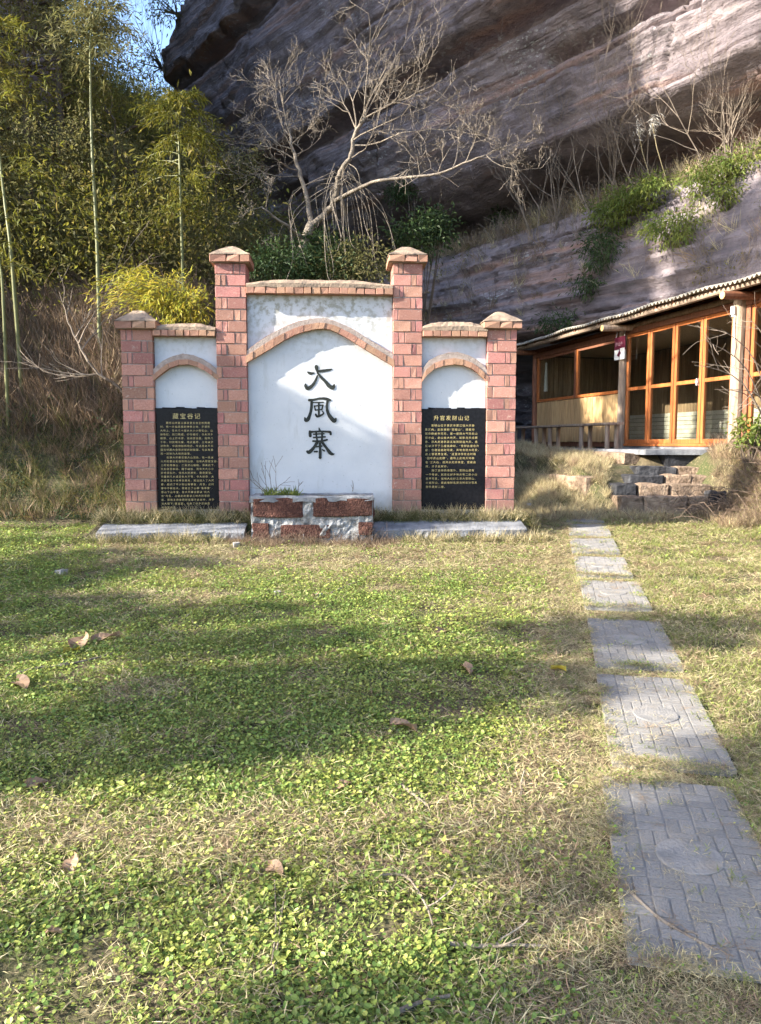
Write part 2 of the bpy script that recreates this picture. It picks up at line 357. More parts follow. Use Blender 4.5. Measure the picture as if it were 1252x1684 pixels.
# geometry-node scatter for what nobody could count (grass, far wood)
def scatter(name, P, rot, sc, idx, sources, label=None, cat=None):
    col = bpy.data.collections.new(name + '_source')
    for k, me in enumerate(sources):
        o = bpy.data.objects.new('tuft_%c' % (97 + k) + '_' + name, me); col.objects.link(o)
    me = bpy.data.meshes.new(name); me.from_pydata(np.asarray(P).tolist(), [], [])
    a = me.attributes.new('rot', 'FLOAT_VECTOR', 'POINT'); a.data.foreach_set('vector', np.asarray(rot, np.float32).ravel())
    a = me.attributes.new('siz', 'FLOAT', 'POINT'); a.data.foreach_set('value', np.asarray(sc, np.float32))
    a = me.attributes.new('pick', 'INT', 'POINT'); a.data.foreach_set('value', np.asarray(idx, np.int32))
    ob = link(bpy.data.objects.new(name, me))
    ng = bpy.data.node_groups.new(name, 'GeometryNodeTree')
    ng.interface.new_socket('Geometry', in_out='INPUT', socket_type='NodeSocketGeometry'); ng.interface.new_socket('Geometry', in_out='OUTPUT', socket_type='NodeSocketGeometry')
    N, L = ng.nodes, ng.links
    gi, go = N.new('NodeGroupInput'), N.new('NodeGroupOutput'); ip = N.new('GeometryNodeInstanceOnPoints'); ci = N.new('GeometryNodeCollectionInfo')
    ci.inputs['Collection'].default_value = col; ci.inputs['Separate Children'].default_value = True; ci.inputs['Reset Children'].default_value = True
    def attr(n, t):
        x = N.new('GeometryNodeInputNamedAttribute'); x.data_type = t; x.inputs['Name'].default_value = n
        return next(q for q in x.outputs if q.enabled and q.name == 'Attribute')
    er = N.new('FunctionNodeEulerToRotation')
    L.new(gi.outputs[0], ip.inputs['Points']); L.new(ci.outputs[0], ip.inputs['Instance']); ip.inputs['Pick Instance'].default_value = True
    L.new(attr('pick', 'INT'), ip.inputs['Instance Index']); L.new(attr('rot', 'FLOAT_VECTOR'), er.inputs[0]); L.new(er.outputs[0], ip.inputs['Rotation'])
    L.new(attr('siz', 'FLOAT'), ip.inputs['Scale']); L.new(ip.outputs[0], go.inputs[0])
    md = ob.modifiers.new('scatter', 'NODES'); md.node_group = ng
    return tag(ob, label, cat, kind='stuff')

# ------------------------------------------------------------------ terrain
def G(x, y):
    x = np.asarray(x, float); y = np.asarray(y, float)
    z = .037 * np.clip(y, -30, 11) + .02*np.clip(y-11, 0, 12)
    lawn = z.copy() if hasattr(z, 'copy') else z
    z = z + .012*fbm(x*1.3, y*1.3, s=3) + .03*fbm(x*.35, y*.35, s=5)
    # bed the memorial stands in
    yl = y - .06*x
    z = z + .22*sst(9.1, 9.4, yl)*sst(-3.6, -3.3, x)*(1 - sst(1.75, 2.0, x))*(1 - sst(10.2, 10.6, yl))
    # bank behind and to the left
    foot = np.where(x < -3.3, 9.75, 10.7) + .25*fbm(x*.6, 3.3, s=9)
    foot = foot - 1.0*sst(-5, -9, x)
    bank = 3.1*sst(0, 4.0, y - foot) + .16*np.clip(y - foot - 3.5, 0, 22)
    bank = bank * (1 - sst(.1 + .01*y, 1.5 + .02*y, x)) * (1 + .10*fbm(x*.7, y*.7, s=12))
    z = z + bank
    # left mountain and far ridge
    yy = y + .10*(x + 22); kf = sst(18, 25, y)
    hill = np.clip(19.3 + (yy - 9.4)*4.4, 0, 36)*(sst(-11, -24, x)*kf + sst(-15, -25, x)*(1-kf)) * (1 + .06*fbm(x*.3, y*.3, s=21))
    hill = hill + 6*sst(-6, -14, x)*sst(6, 20, y)
    hill = hill*(1 - sst(31, 44, y)*sst(-45, -32, x))
    ridge = np.clip(22.5 + .46*(-x - 17), 8, 40)*sst(46, 60, y)*sst(8, -6, x) + 1.5*fbm(x*.12, y*.12, s=25)*sst(46, 60, y)
    z = np.maximum(z + hill, ridge)
    # right: cabin terrace
    t = x + .25*y
    gl = np.clip(.17*(y-11.0), 0, .34) + np.clip(.05*(y-13), 0, .3)
    tier = .34*sst(6.28, 6.40, t)*(y > 11) + gl
    deck = sst(7.5, 7.62, t)
    back = np.where(deck > 0, lawn*(1-deck) + 1.34*deck, lawn)
    m = sst(12.6, 13.2, y)
    zr_far = lawn + (tier + 0*t)*(1-deck) ; zr_far = zr_far*(1-deck) + 1.34*deck
    near = sst(4.8, 5.75, x)*(1 - .0*y)
    zr_near = lawn*(1-near) + 1.33*near
    stair = lawn + np.clip((y - 11.2)*.42, 0, .85)
    sm = sst(10.9, 11.4, y)*(1 - sst(12.9, 13.3, y))*(1-sst(4.95, 5.3, x + .0*y))*sst(3.35, 3.55, x)
    zr = zr_near*(1-m) + zr_far*m
    zr = np.where((y > 11.0) & (y < 13.2), np.maximum(zr_near, zr_far*sst(11.3, 11.9, y) + zr_near*(1-sst(11.3, 11.9, y))), zr)
    zr = zr*(1-sm) + np.minimum(zr, stair)*sm
    right = sst(2.2, 2.7, x)*sst(3.0, 4.5, y)
    z = np.where(x > 2.2, z*(1-right) + (zr + (z - lawn)*(x < 4.8)*.4 + .02*fbm(x*2, y*2, s=31))*right, z)
    return z
def g(x, y): return float(G(np.array([x]), np.array([y]))[0])
def axis(segs):
    o = []
    for a, b, st in segs: o += list(np.arange(a, b, st))
    return np.array(o + [segs[-1][1]])
gx = axis([(-160, -40, 12), (-40, -9, .9), (-9, 8, .11), (8, 30, 1.0), (30, 160, 13)])
gy = axis([(-160, -12, 12), (-12, 1, .8), (1, 16, .11), (16, 70, .9), (70, 220, 15)])
X, Y = np.meshgrid(gx, gy, indexing='ij')
ground = np_obj('ground', np.stack([X, Y, G(X, Y)], -1).reshape(-1, 3), grid_faces(len(gx), len(gy)), M_GROUND)
tag(ground, kind='structure')

# ------------------------------------------------------------------ cliff
CA = Vector((-.595, .804, 0)); CN = Vector((-.804, -.595, 0)); CO = Vector((10.5, 13.0, 0))
def saw(w, s, per, seed, wob):
    """bedding: each bed swells upwards to an overhanging lip, then steps back; bed heights and joints vary"""
    q = w/per + wob*vnoise(s*.11, w*.13/per, s=seed) ; b = np.floor(q); f = q - b
    amp = .35 + .9*_hash(b, b*0+seed, b*0, 11); brk = sst(-.25, .30, vnoise(s*.19, b*5.3, s=seed+1))
    return amp*(.25 + .75*brk)*(f**4 - .25) - .55*np.exp(-((f-.035)/.05)**2)*brk
def cliff_end(z): return np.interp(z, [0, 14.8, 16.8, 18.1, 19.2, 20, 20.8, 21.4, 24, 40], [37, 36.2, 35.0, 33.9, 33.0, 32.6, 32.1, 31.0, 28.5, 26])
def cliff_D(s, z):
    w = z + .45*fbm(s*.10, 1.7, s=40) + .12*fbm(s*.6, z*.2, s=41)
    wob = fbm(s*.07, 9.1, s=43, o=3)
    d = np.interp(w, [-2, 3.6, 4.6, 6.4, 7.7, 8.15, 8.6, 9.0, 9.4, 9.8, 12.0, 12.45, 12.55, 13.1, 13.4, 14.5, 16.2, 17.9, 18.0, 18.75, 19.1, 21, 40],
                     [-2.6, -2.4, .35, -.15, -.7, -1.3, -3.0, -2.7, -.9, -.15, .40, .50, -.20, -.25, .85, 1.0, 1.3, 1.5, .8, .75, 1.8, 1.6, 3.0])
    low = 1 - sst(7.3, 8.4, w); slab = (1-sst(4.8, 6.6, s + .5*vnoise(w*.9, 4.4, s=62)))*low      # smooth slab above the near end of the roof
    d = d + low*(1-slab)*(.36*saw(w, s, .55, 70, .35) + .14*saw(w, s, .19, 74, .5)) + slab*.06*saw(w, s, .9, 78, .5)
    d = d + (1-low)*(.34*saw(w, s, 1.25, 80, .35) + .12*saw(w, s, .37, 84, .4))
    rec = sst(11.50, 11.58, w)*(1-sst(11.75, 11.95, w))*sst(.0, .2, vnoise(s*.33, 2.2, s=47)); d = d - .6*rec
    d = d + .7*wob + .40*fbm(s*.20, z*.35, s=50) + .13*fbm(s*.8, z*2.6, s=55) + .05*fbm(s*4, z*9, s=58)
    ck = np.abs(vnoise(s*.42 + .35*z, z*.16, s=91)); d = d - .16*np.exp(-(ck/.03)**2)*(1 - .6*slab)        # steep joints
    d = d - 1.3*np.exp(-((s-20)/7)**2)*np.exp(-((w-9.2)/1.0)**2)
    e = s - (cliff_end(z) + .5*fbm(z*.8, 2.2, s=60))
    return d - np.where(e > 0, np.minimum(.9*e*e + 1.5*e, 30), 0)
cs = np.unique(np.concatenate([np.arange(-16, 0, .35), np.arange(0, 24, .085), np.arange(24, 48, .14)])); cz = np.concatenate([np.arange(-1, 15, .07), np.arange(15, 36, .14)])
S, Z = np.meshgrid(cs, cz, indexing='ij'); D = cliff_D(S, Z)
CV = np.stack([CO.x + CA.x*S + CN.x*D, CO.y + CA.y*S + CN.y*D, Z], -1).reshape(-1, 3)
cliff = np_obj('cliff', CV, grid_faces(len(cs), len(cz))[:, ::-1], M_ROCK); tag(cliff, kind='structure')
def cliff_pt(s, z, off=0.):
    d = float(cliff_D(np.array([float(s)]), np.array([float(z)]))[0]) + off
    return Vector((CO.x + CA.x*s + CN.x*d, CO.y + CA.y*s + CN.y*d, z))
def cliff_at(u, v, off=0.):
    """where the ray through that pixel meets the cliff face"""
    r = ray(u, v); d = 0.
    for _ in range(12):
        k = ((CO + CN*d - CAM).dot(CN))/r.dot(CN); p = CAM + r*k
        s = (p - CO).dot(CA); d = .6*d + .4*float(cliff_D(np.array([s]), np.array([p.z]))[0])
    return cliff_pt(s, p.z, off)

# ------------------------------------------------------------------ memorial wall
WROT = math.atan(.06); WC, WS = math.cos(WROT), math.sin(WROT)
WM = Matrix.Translation((0, 9.5, 0)) @ Matrix.Rotation(WROT, 4, 'Z'); WMI = WM.inverted()
def wu(u, v, off=0.):
    """pixel -> (x, z) on the memorial's own front plane, moved back by off"""
    r = ray(u, v); n = Vector((-WS, WC, 0)); p0 = Vector((0, 9.5, 0)) + n*off
    k = (p0 - CAM).dot(n)/r.dot(n); q = WMI @ (CAM + r*k); return q.x, q.z
wall = thing('memorial_wall', 'white and brick memorial wall with arched panels, calligraphy and two black tablets', 'memorial wall', (0, 9.5, 0), WROT)
PF = .08           # pillar face stands this far proud of the plaster
BASEZ = .50
def unit_brick(n=6):
    o = []
    for k in range(n):
        m = MB(); chamfer_box(m, -.5, .5, -.5, .5, -.5, .5, .03, .011); o.append(m.mesh('brick', M_BRICK))
    return o
BR = unit_brick(7)
OB = []
for k in range(5):
    m = MB(); chamfer_box(m, -.5, .5, -.5, .5, -.5, .5, .04, .03); OB.append(m.mesh('brick', M_ORANGE))
PIL = {}
def pillar(u0, u1, vtop, ncourse, flip):
    xa, _ = wu(u0, 690); xb, _ = wu(u1, 690); _, zt = wu((u0+u1)/2, vtop)
    w = xb - xa; dep = .42
    core = MB(); core.box(xa+.011, xb-.011, .011, dep-.011, BASEZ-.35, zt-.004); p = core.build('pillar', M_MORTAR, wall, local=True)
    h = (zt - BASEZ)/ncourse
    for c in range(ncourse):
        z = BASEZ + (c+.5)*h
        big = random.uniform(.60, .67); s1 = (1-big)*random.uniform(.38, .52); s2 = 1 - big - s1
        fr = [big, s1, s2] if (c + flip) % 2 else [s2, s1, big]
        if random.random() < .12: fr = [fr[0]+fr[1], fr[2]] if fr[0] > fr[2] else [fr[0], fr[1]+fr[2]]
        x = xa
        for f in fr:
            bw = f*w; pr = random.uniform(-.004, .003)
            part('brick', random.choice(BR), p, (x+bw/2, dep/2 + pr, z), (bw-.009, dep, h-.010), (0, random.uniform(-.008, .008), 0)); x += bw
    return p, xa, xb, zt
def cap(p, xa, xb, zt, va, over, ucen):
    """brick string course and a cement hip on top"""
    x0, x1 = xa-over, xb+over; y0, y1 = -over, .42+over
    _, za = wu(ucen, va, .21); hb = .085
    n = 3; xs = [x0 + (x1-x0)*q for q in (0, .42, .74, 1)]
    m = MB(); m.box(x0+.02, x1-.02, y0+.02, y1-.02, zt-.006, zt+hb-.006)
    # cement hip with a slightly bellied profile
    prof = [(1.0, 0), (1.0, .08), (.80, .30), (.54, .60), (.27, .90), (.08, 1.0)]
    cx, cy = (x0+x1)/2, (y0+y1)/2; hz = za - zt - hb; rings = []
    K = 6
    for q, (s_, t_) in enumerate(prof):
        for side in range(4):
            for e in range(K):
                f = -1 + 2*e/K; px, py = ((f, -1), (1, f), (-f, 1), (-1, -f))[side]
                rr = max(abs(px), abs(py)) ; l = math.hypot(px, py); rd = .25*(q/5); k = (1-rd) + rd*(1/l)
                jx = random.uniform(-.006, .006)
                rings.append((cx + px*k*s_*(x1-x0)/2 + jx, cy + py*k*s_*(y1-y0)/2 + jx, zt + hb + t_*hz + random.uniform(-.004, .004)))
    nr = 4*K; b = len(m.v); m.v += rings
    for q in range(len(prof)-1):
        for e in range(nr): m.f.append((b+q*nr+e, b+q*nr+(e+1)%nr, b+(q+1)*nr+(e+1)%nr, b+(q+1)*nr+e))
    m.f.append(tuple(b+(len(prof)-1)*nr+e for e in range(nr)))
    m.build('cap', M_CAP, p, local=True)
    for k in range(3):
        part('brick', random.choice(OB), p, ((xs[k]+xs[k+1])/2, (y0+y1)/2, zt+hb/2), (xs[k+1]-xs[k]-.006, y1-y0, hb-.004))
pil_spec = [(202, 255, 541, 17, 0, 511), (357.5, 408.5, 432, 23, 1, 406), (646, 694.5, 432, 23, 0, 407), (800, 848.5, 541, 17, 1, 513)]
PX = []
for (u0, u1, vt, nc, fl, va) in pil_spec:
    p, xa, xb, zt = pillar(u0, u1, vt, nc, fl); cap(p, xa, xb, zt, va, .055, (u0+u1)/2); PX.append((xa, xb, zt))
# plaster panels
def panel(xa, xb, zt):
    m = MB(); nx, nz = 24, 30
    m.box(xa-.03, xb+.03, PF+.01, .36, BASEZ-.35, zt)
    b = len(m.v)
    for i in range(nx+1):
        for k in range(nz+1):
            x = xa + (xb-xa)*i/nx; z = BASEZ-.3 + (zt-BASEZ+.3)*k/nz
            m.v.append((x, PF + .005*float(fbm(x*2.1, z*2.1, s=71)), z))
    for i in range(nx):
        for k in range(nz):
            q = b + i*(nz+1) + k; m.f.append((q, q+nz+1, q+nz+2, q+1))
    return m.build('plaster_panel', M_PLASTER, wall, local=True, smooth=True)
_, ZC = wu(526, 484); _, ZS = wu(304, 553); _, ZS2 = wu(747, 554)
panels = [panel(PX[0][1], PX[1][0], ZS), panel(PX[1][1], PX[2][0], ZC), panel(PX[2][1], PX[3][0], ZS2)]
# copings: a brick row with a rounded cement back
def coping(xa, xb, z0, n, hb, vtop, uc):
    _, zt = wu(uc, vtop, .15)
    m = MB(); y0 = -.035; y1 = .40; k = 22; P = []
    for i in range(k+1):
        x = xa + (xb-xa)*i/k; t = i/k; hh = (zt - z0 - hb)*(.55 + .45*min(1, 6*t*(1-t)*.9) + .08*float(vnoise(t*7, 1.3, s=80)))
        for (fy, fz) in ((0, 0), (0, .42), (.12, .85), (.35, 1), (.7, 1), (.93, .7), (1, 0)):
            P.append((x, y0 + (y1-y0)*fy, z0 + hb + hh*fz + .006*random.uniform(-1, 1)))
    b = len(m.v); m.v += P
    for i in range(k):
        for e in range(6): q = b+i*7+e; m.f.append((q, q+7, q+8, q+1))
    m.f.append(tuple(range(b, b+7))); m.f.append(tuple(range(b+k*7, b+k*7+7))[::-1])
    m.box(xa, xb, .0, .37, z0+.002, z0+hb+.004)
    c = m.build('coping', M_CAP, wall, local=True)
    x = xa; ws = [random.uniform(.8, 1.2) for _ in range(n)]; s_ = (xb-xa)/sum(ws)
    for w in ws:
        w *= s_; part('brick', random.choice(OB), c, (x+w/2, .06, z0+hb/2), (w-.008, .19+random.uniform(-.006, .006), hb-.003)); x += w
coping(PX[1][1], PX[2][0], ZC, 16, .075, 462, 526)
coping(PX[0][1], PX[1][0], ZS, 8, .07, 533, 304)
coping(PX[2][1], PX[3][0], ZS2, 7, .07, 530, 747)
# arches of two brick rings
def smooth_poly(pts, n):
    pts = [Vector(p) for p in pts]; o = []
    for k in range(n+1):
        t = k/n*(len(pts)-1); i = min(int(t), len(pts)-2); f = t - i
        p0, p1, p2, p3 = pts[max(i-1, 0)], pts[i], pts[i+1], pts[min(i+2, len(pts)-1)]
        o.append(.5*((2*p1) + (p2-p0)*f + (2*p0-5*p1+4*p2-p3)*f*f + (3*p1-p0-3*p2+p3)*f**3))
    return o
def arch(outer, inner, n, split):
    A = [Vector(wu(*p)) for p in smooth_poly(outer, n*4)]; B = [Vector(wu(*p)) for p in smooth_poly(inner, n*4)]
    m = MB()
    for k in range(n*4):
        P = []
        for q in (0.03, .97):
            for y in (.006, .12):
                for kk in (k, k+1):
                    c = B[kk].lerp(A[kk], q); P.append((c.x, y, c.y))
        m.hexa(P)
    a = m.build('arch', M_MORTAR, wall, local=True)
    for (q0, q1, y0, off, nn) in ((0.0, split-.03, -.004, 0, n), (split+.03, 1.0, .012, 2, n)):
        for k in range(nn + (1 if off else 0)):
            i0 = max(0, k*4 - off); i1 = min(n*4, k*4 + 4 - off)
            if i1 <= i0: continue
            P = []; yy = y0 + random.uniform(-.005, .005)
            for q in (q0, q1):
                for y in (yy, .14):
                    for (ii, e) in ((i0, .05), (i1, -.05)):
                        j = min(max(ii + (1 if e > 0 else -1), 0), n*4)
                        c0 = B[ii].lerp(B[j], abs(e)*1.6); c1 = A[ii].lerp(A[j], abs(e)*1.6); c = c0.lerp(c1, q)
                        P.append((c.x + random.uniform(-.002, .002), y, c.y + random.uniform(-.002, .002)))
            c = Vector(P[0]); bm = MB(); bm.hexa([Vector(p)-c for p in P])
            part('brick', bm.mesh('brick', M_ORANGE), a, c)
def z2(l, ox, oy, s): return [(ox + x/s, oy + y/s) for x, y in l]
arch(z2([(78,606),(200,520),(330,458),(450,430),(540,440),(650,490),(760,558),(866,622)], 380, 390, 3.238), z2([(78,672),(200,600),(330,524),(440,492),(520,490),(620,538),(740,612),(872,690)], 380, 390, 3.238), 17, .58)
arch(z2([(288,712),(310,690),(370,645),(460,620),(540,638),(600,673),(654,716)], 160, 390, 3.239), z2([(288,772),(330,738),(385,697),(460,677),(530,690),(590,722),(652,772)], 160, 390, 3.239), 9, .52)
arch(z2([(306,708),(345,655),(420,620),(500,612),(580,640),(630,678),(662,716)], 600, 390, 3.24), z2([(306,772),(350,717),(420,685),(500,679),(570,700),(620,738),(660,774)], 600, 390, 3.24), 9, .52)
# inscription tablets
LTEXT = ['藏宝谷记', ['　　距乐山市嘉江镇百里五台主的晃南', '村，有一片仙境般的神奇土地。手掌形', '大地上，生长几十座大大小小奇石山，山', '体色红，如刀劈成。行行相行，令人浮多', '翩想。山上万木葱，岩间百合放。相传几', '千年，村民晴云暖，唯此墓奇，土地以武', '说传奇，中是神秘的地方，传说是太平天', '国将领藏大金等武银的财秘藏，与此有着', '另一段鲜为人知的故事。',
    '　　石寨大风寨百里大山深处，有一处以', '大风险要出名雄险的山谷，当地人称藏宝谷。', '上呀如海似山，二溪流山幽幽，深奥此下，', '花如说百年间，藏于幽谷，是有大大小小', '的奇洞石穴，当地人悠游处，春意夏深。', '可藏到几人或百余人不等，令人称奇，太', '天会军五十余呼兵南方，相当加入了大风', '寨，结识了不少附山寨寨友，月食，此时', '寨中不断壮大，使者立了山寨“落草寨”，', '靠山下山寻宝，在大风寨设都以“抗大', '合”为名，占据此的寨以三地方的官府', '富，得救主持金银财宝藏于此谷中，并于', '当人留下“藏宝图，引来了许多武林豪', '杰寻宝的人。']]
RTEXT = ['升官发财山记', ['　　官财山位于黄武市蒙江镇大风寨', '景区内，此处被称“官帽山”，顺着地', '理奇岭从中可见，是一座财大气势的山', '官才山，此山由大地天，如卧龙天成藏', '象，游人走进就官五味到财运大风。景', '区以顶下了三座高峰岭，“官财此座在升', '级；合财运给财可发，天地合财大旺发，', '此上官就贵宝塔。”这里诗传在古时歌', '“回呼武山此群”，故将上此地大地群', '名“三大石，是风水方好来宝，官是由', '财，才子此财方。', '　　除了独特的奇景外，官财山还有', '一个传说，就是在好多地方有二座小山', '名不可名，当地人在好之说大官财山、', '小官财山，是此地好名是当时设计官发', '财升是好二座。']]
def text_mesh(s, size):
    c = bpy.data.curves.new('lettering', 'FONT'); c.body = s; c.size = size; c.resolution_u = 1; c.align_x = 'LEFT'; c.space_character = 1.34
    o = bpy.data.objects.new('lettering', c); scene.collection.objects.link(o); bpy.context.view_layer.update()
    me = bpy.data.meshes.new_from_object(o.evaluated_get(bpy.context.evaluated_depsgraph_get()))
    bpy.data.objects.remove(o); bpy.data.curves.remove(c); return me
def text_rows(rows, mat):
    """rows: (string, x_left, z_base, width, height) -> one mesh in the x,z plane"""
    m = MB()
    for (s, x0, z0, wd, ht) in rows:
        me = text_mesh(s, 1.0)
        A = np.empty(len(me.vertices)*3); me.vertices.foreach_get('co', A); A = A.reshape(-1, 3)
        if len(A) == 0: continue
        n = len(s); sx = wd/n/1.34; b = len(m.v)
        m.v += [(x0 + a*sx, 0, z0 + c*ht) for a, c in zip(A[:, 0], A[:, 1])]
        m.f += [tuple(i+b for i in p.vertices) for p in me.polygons]
        bpy.data.meshes.remove(me)
    return m.mesh('lettering', mat)
def tablet(u0, u1, v0, v1, text, tu, tv, bu, bv, lead, ncol, label):
    xa, zt = wu(u0, v0); xb, zb = wu(u1, v1)
    m = MB(); chamfer_box(m, xa, xb, .035, PF+.03, zb, zt, .004)
    for k in range(9):   # rough mortar bed along the top
        x = xa + (xb-xa)*(k+.5)/9; m.box(x-.05, x+.05, .04, PF+.02, zt-.006, zt+random.uniform(.0, .02), .004)
    t = m.build('inscription_tablet', M_BLACKSTONE, wall, local=True); t['label'] = label
    # columns counted in the photograph: title and body rows, converted to metres on the stone
    (tx0, tz), (tx1, _) = wu(tu[0], tv), wu(tu[1], tv)
    rows = [(text[0], tx0, tz, tx1-tx0, (tx1-tx0)/len(text[0])*.74)]
    for k, s in enumerate(text[1]):
        x0, z0 = wu(bu[0] + k*.10, bv + lead*(k+1)); x1, _ = wu(bu[1], bv); w = x1 - x0
        rows.append((s, x0, z0, w*len(s)/ncol, w/ncol*.72))
    part('lettering', text_rows(rows, M_GOLD), t, (0, .0325, 0))
tablet(255.5, 361, 671.5, 838, LTEXT, (283, 338), 688, (262.5, 360), 690.5, 6.35, 17.5, 'black tablet with the longer gold text')
tablet(694.5, 798.5, 672.5, 838, RTEXT, (714, 783), 690.5, (699.5, 797), 694.5, 6.75, 16.5, 'black tablet with the shorter gold text')
# brush characters on the centre panel, each stroke a tapering band of paint
def strokes(lst, u0=480, v0=580, s=8.86):
    m = MB()
    for n, st in enumerate(lst):
        pts = smooth_poly([Vector((p[0], p[1], p[2])) for p in st], 6*(len(st)-1)); y = PF - .0035 - .0003*n
        L_ = []; R_ = []
        for k, p in enumerate(pts):
            d = (pts[min(k+1, len(pts)-1)] - pts[max(k-1, 0)]); d = Vector((d.x, d.y)); d = d.normalized() if d.length > 0 else Vector((1, 0))
            nn = Vector((-d.y, d.x)); w = max(5, p.z)*.5*(1 + .10*float(vnoise(p.x*.07, p.y*.07, s=90)))
            L_.append((p.x+nn.x*w, p.y+nn.y*w)); R_.append((p.x-nn.x*w, p.y-nn.y*w))
        def capp(p, d, w):
            a0 = math.atan2(d.y, d.x); return [(p.x + math.cos(a0 + a)*w, p.y + math.sin(a0 + a)*w) for a in (-.9, -.3, .3, .9)]
        d0 = pts[0]-pts[1]; d1 = pts[-1]-pts[-2]
        ring = [*L_, *reversed(capp(pts[-1], d1, max(5, pts[-1].z)*.5)), *reversed(R_), *reversed(capp(pts[0], d0, max(5, pts[0].z)*.5))]
        def Q(p): x, z = wu(u0 + p[0]/s, v0 + p[1]/s, PF); return (x, y, z)
        for k in range(len(pts)-1): m.add([Q(L_[k]), Q(L_[k+1]), Q(R_[k+1]), Q(R_[k])], [(0,1,2,3)])
        c = capp(pts[-1], d1, max(5, pts[-1].z)*.5); m.add([Q(R_[-1])] + [Q(q) for q in c] + [Q(L_[-1])], [(0,1,2,3,4,5)])
        c = capp(pts[0], d0, max(5, pts[0].z)*.5); m.add([Q(L_[0])] + [Q(q) for q in c] + [Q(R_[0])], [(0,1,2,3,4,5)])
    return m
DA = [[(358,203,52),(364,232,52),(372,275,26)], [(236,285,26),(275,303,46),(325,297,22)], [(395,270,38),(480,261,42),(550,250,34),(590,238,12)],
      [(375,335,22),(345,410,38),(300,478,46),(235,522,54),(205,485,46),(203,458,22)], [(372,290,22),(430,360,38),(490,420,44),(550,490,58),(600,508,58),(618,470,28)]]
FENG = [[(255,692,40),(320,686,34),(410,668,34),(500,672,40),(560,692,34)], [(290,690,38),(288,790,40),(272,880,42),(238,968,56),(205,985,48),(192,950,24)],
      [(525,690,40),(512,790,40),(532,885,46),(580,958,60),(622,992,58),(643,962,28)], [(312,728,18),(460,722,22)], [(395,728,28),(395,900,28)],
      [(330,775,20),(345,838,22)], [(335,778,18),(455,762,20)], [(455,765,24),(438,832,22)], [(345,838,20),(440,826,20)], [(350,898,26),(372,930,30),(440,905,28),(463,880,26),(448,852,16)]]
ZHAI = [[(398,1098,18),(408,1135,38)], [(265,1150,40),(270,1212,44)], [(265,1155,34),(350,1150,28),(420,1148,30),(500,1150,30),(558,1158,38),(568,1190,32)],
      [(355,1150,26),(362,1230,26),(375,1290,28)], [(445,1150,28),(440,1290,34)], [(318,1188,22),(470,1180,22)], [(318,1237,24),(485,1226,26)], [(310,1288,28),(430,1288,30),(515,1268,26)],
      [(375,1300,42),(320,1385,44),(258,1448,54),(228,1440,38)], [(440,1300,38),(500,1380,40),(560,1460,50),(598,1478,38),(622,1472,8)], [(412,1320,34),(415,1440,40),(414,1528,44)],
      [(335,1372,24),(440,1360,24)], [(330,1442,22),(368,1440,30)], [(447,1413,20),(475,1430,24)]]
for st in (DA, FENG, ZHAI): strokes(st).build('brush_character', M_INK, panels[1], local=True)

# ------------------------------------------------------------------ cabin
F0 = Vector((5.72, 12.40, 0)); AF = Vector((-.243, .970, 0)); NF = Vector((-.970, -.243, 0))
# cabin frame: local x runs along the facade to the far corner, local -y points out of the facade
CROT = math.atan2(AF.y, AF.x)
cabin = thing('wooden_cabin', 'long wooden cabin with orange glazed doors and corrugated eave under the cliff', 'cabin', (F0.x, F0.y, 0), CROT)
CM = W[cabin.name]
# local +y of the rotated frame = rotate AF by +90deg = (-.97,-.243) = outward normal, so y > 0 is outside
DZ = 1.37
def cpt(f, o, z): return CM @ Vector((f, o, z))
def ctube(name, mat, p0, p1, r, parent=cabin, n=10, ends=None):
    m = MB(); a, b = Vector(p0), Vector(p1); k = 6
    m.tube([a.lerp(b, i/k) + Vector((0, random.uniform(-.008, .008), random.uniform(-.006, .006)))*(0 < i < k) for i in range(k+1)], [r*random.uniform(.94, 1.04) for _ in range(k+1)], n)
    return m.build(name, mat, parent, local=True, smooth=False)
# doors
leaf_w = (3.23 - .10)/4
def glazed_door(f0, f1, label=None):
    d = boxpart('door', M_WOODO, cabin, f0+.01, f0+.075, -.03, .03, 1.47, 3.62, bev=.006)
    if label: d['label'] = label
    def sub(name, mat, *a, **k):
        m = MB(); x0, x1, y0, y1, z0, z1 = a; c = Vector(((x0+x1)/2, (y0+y1)/2, (z0+z1)/2)); o0 = Vector(d.location)
        if k.get('bev'): chamfer_box(m, x0-c.x, x1-c.x, y0-c.y, y1-c.y, z0-c.z, z1-c.z, k['bev'])
        else: m.box(x0-c.x, x1-c.x, y0-c.y, y1-c.y, z0-c.z, z1-c.z)
        return part(name, m.mesh(name, mat), d, c - o0)
    sub('stile', M_WOODO, f1-.075, f1-.01, -.03, .03, 1.47, 3.62, bev=.006)
    for z0, z1 in ((1.47, 1.55), (2.51, 2.575), (3.55, 3.62)): sub('rail', M_WOODO, f0+.0755, f1-.0755, -.026, .026, z0, z1, bev=.005)
    for z0, z1 in ((1.551, 2.509), (2.576, 3.549)): sub('pane', M_GLASS, f0+.076, f1-.076, -.004, .004, z0, z1)
    return d
doors = [glazed_door(.12 + k*leaf_w, .12 + (k+1)*leaf_w) for k in range(4)]
m = MB(); m.box(-.012, .012, .03, .075, -.06, .06); m.box(-.03, .03, .055, .075, -.014, .014)
part('handle', m.mesh('handle', M_STEEL), doors[1], (.03+.0, .0, -.02))
boxpart('door_sill', M_WOODO, cabin, .10, 3.25, -.05, .05, 1.42, 1.469, bev=.006)
boxpart('door_head', M_WOODD, cabin, .02, 3.27, -.06, .06, 3.621, 3.72, bev=.008)
boxpart('base_board', M_CONC, cabin, .06, 3.3, -.08, .03, 1.28, 1.419, bev=.008)
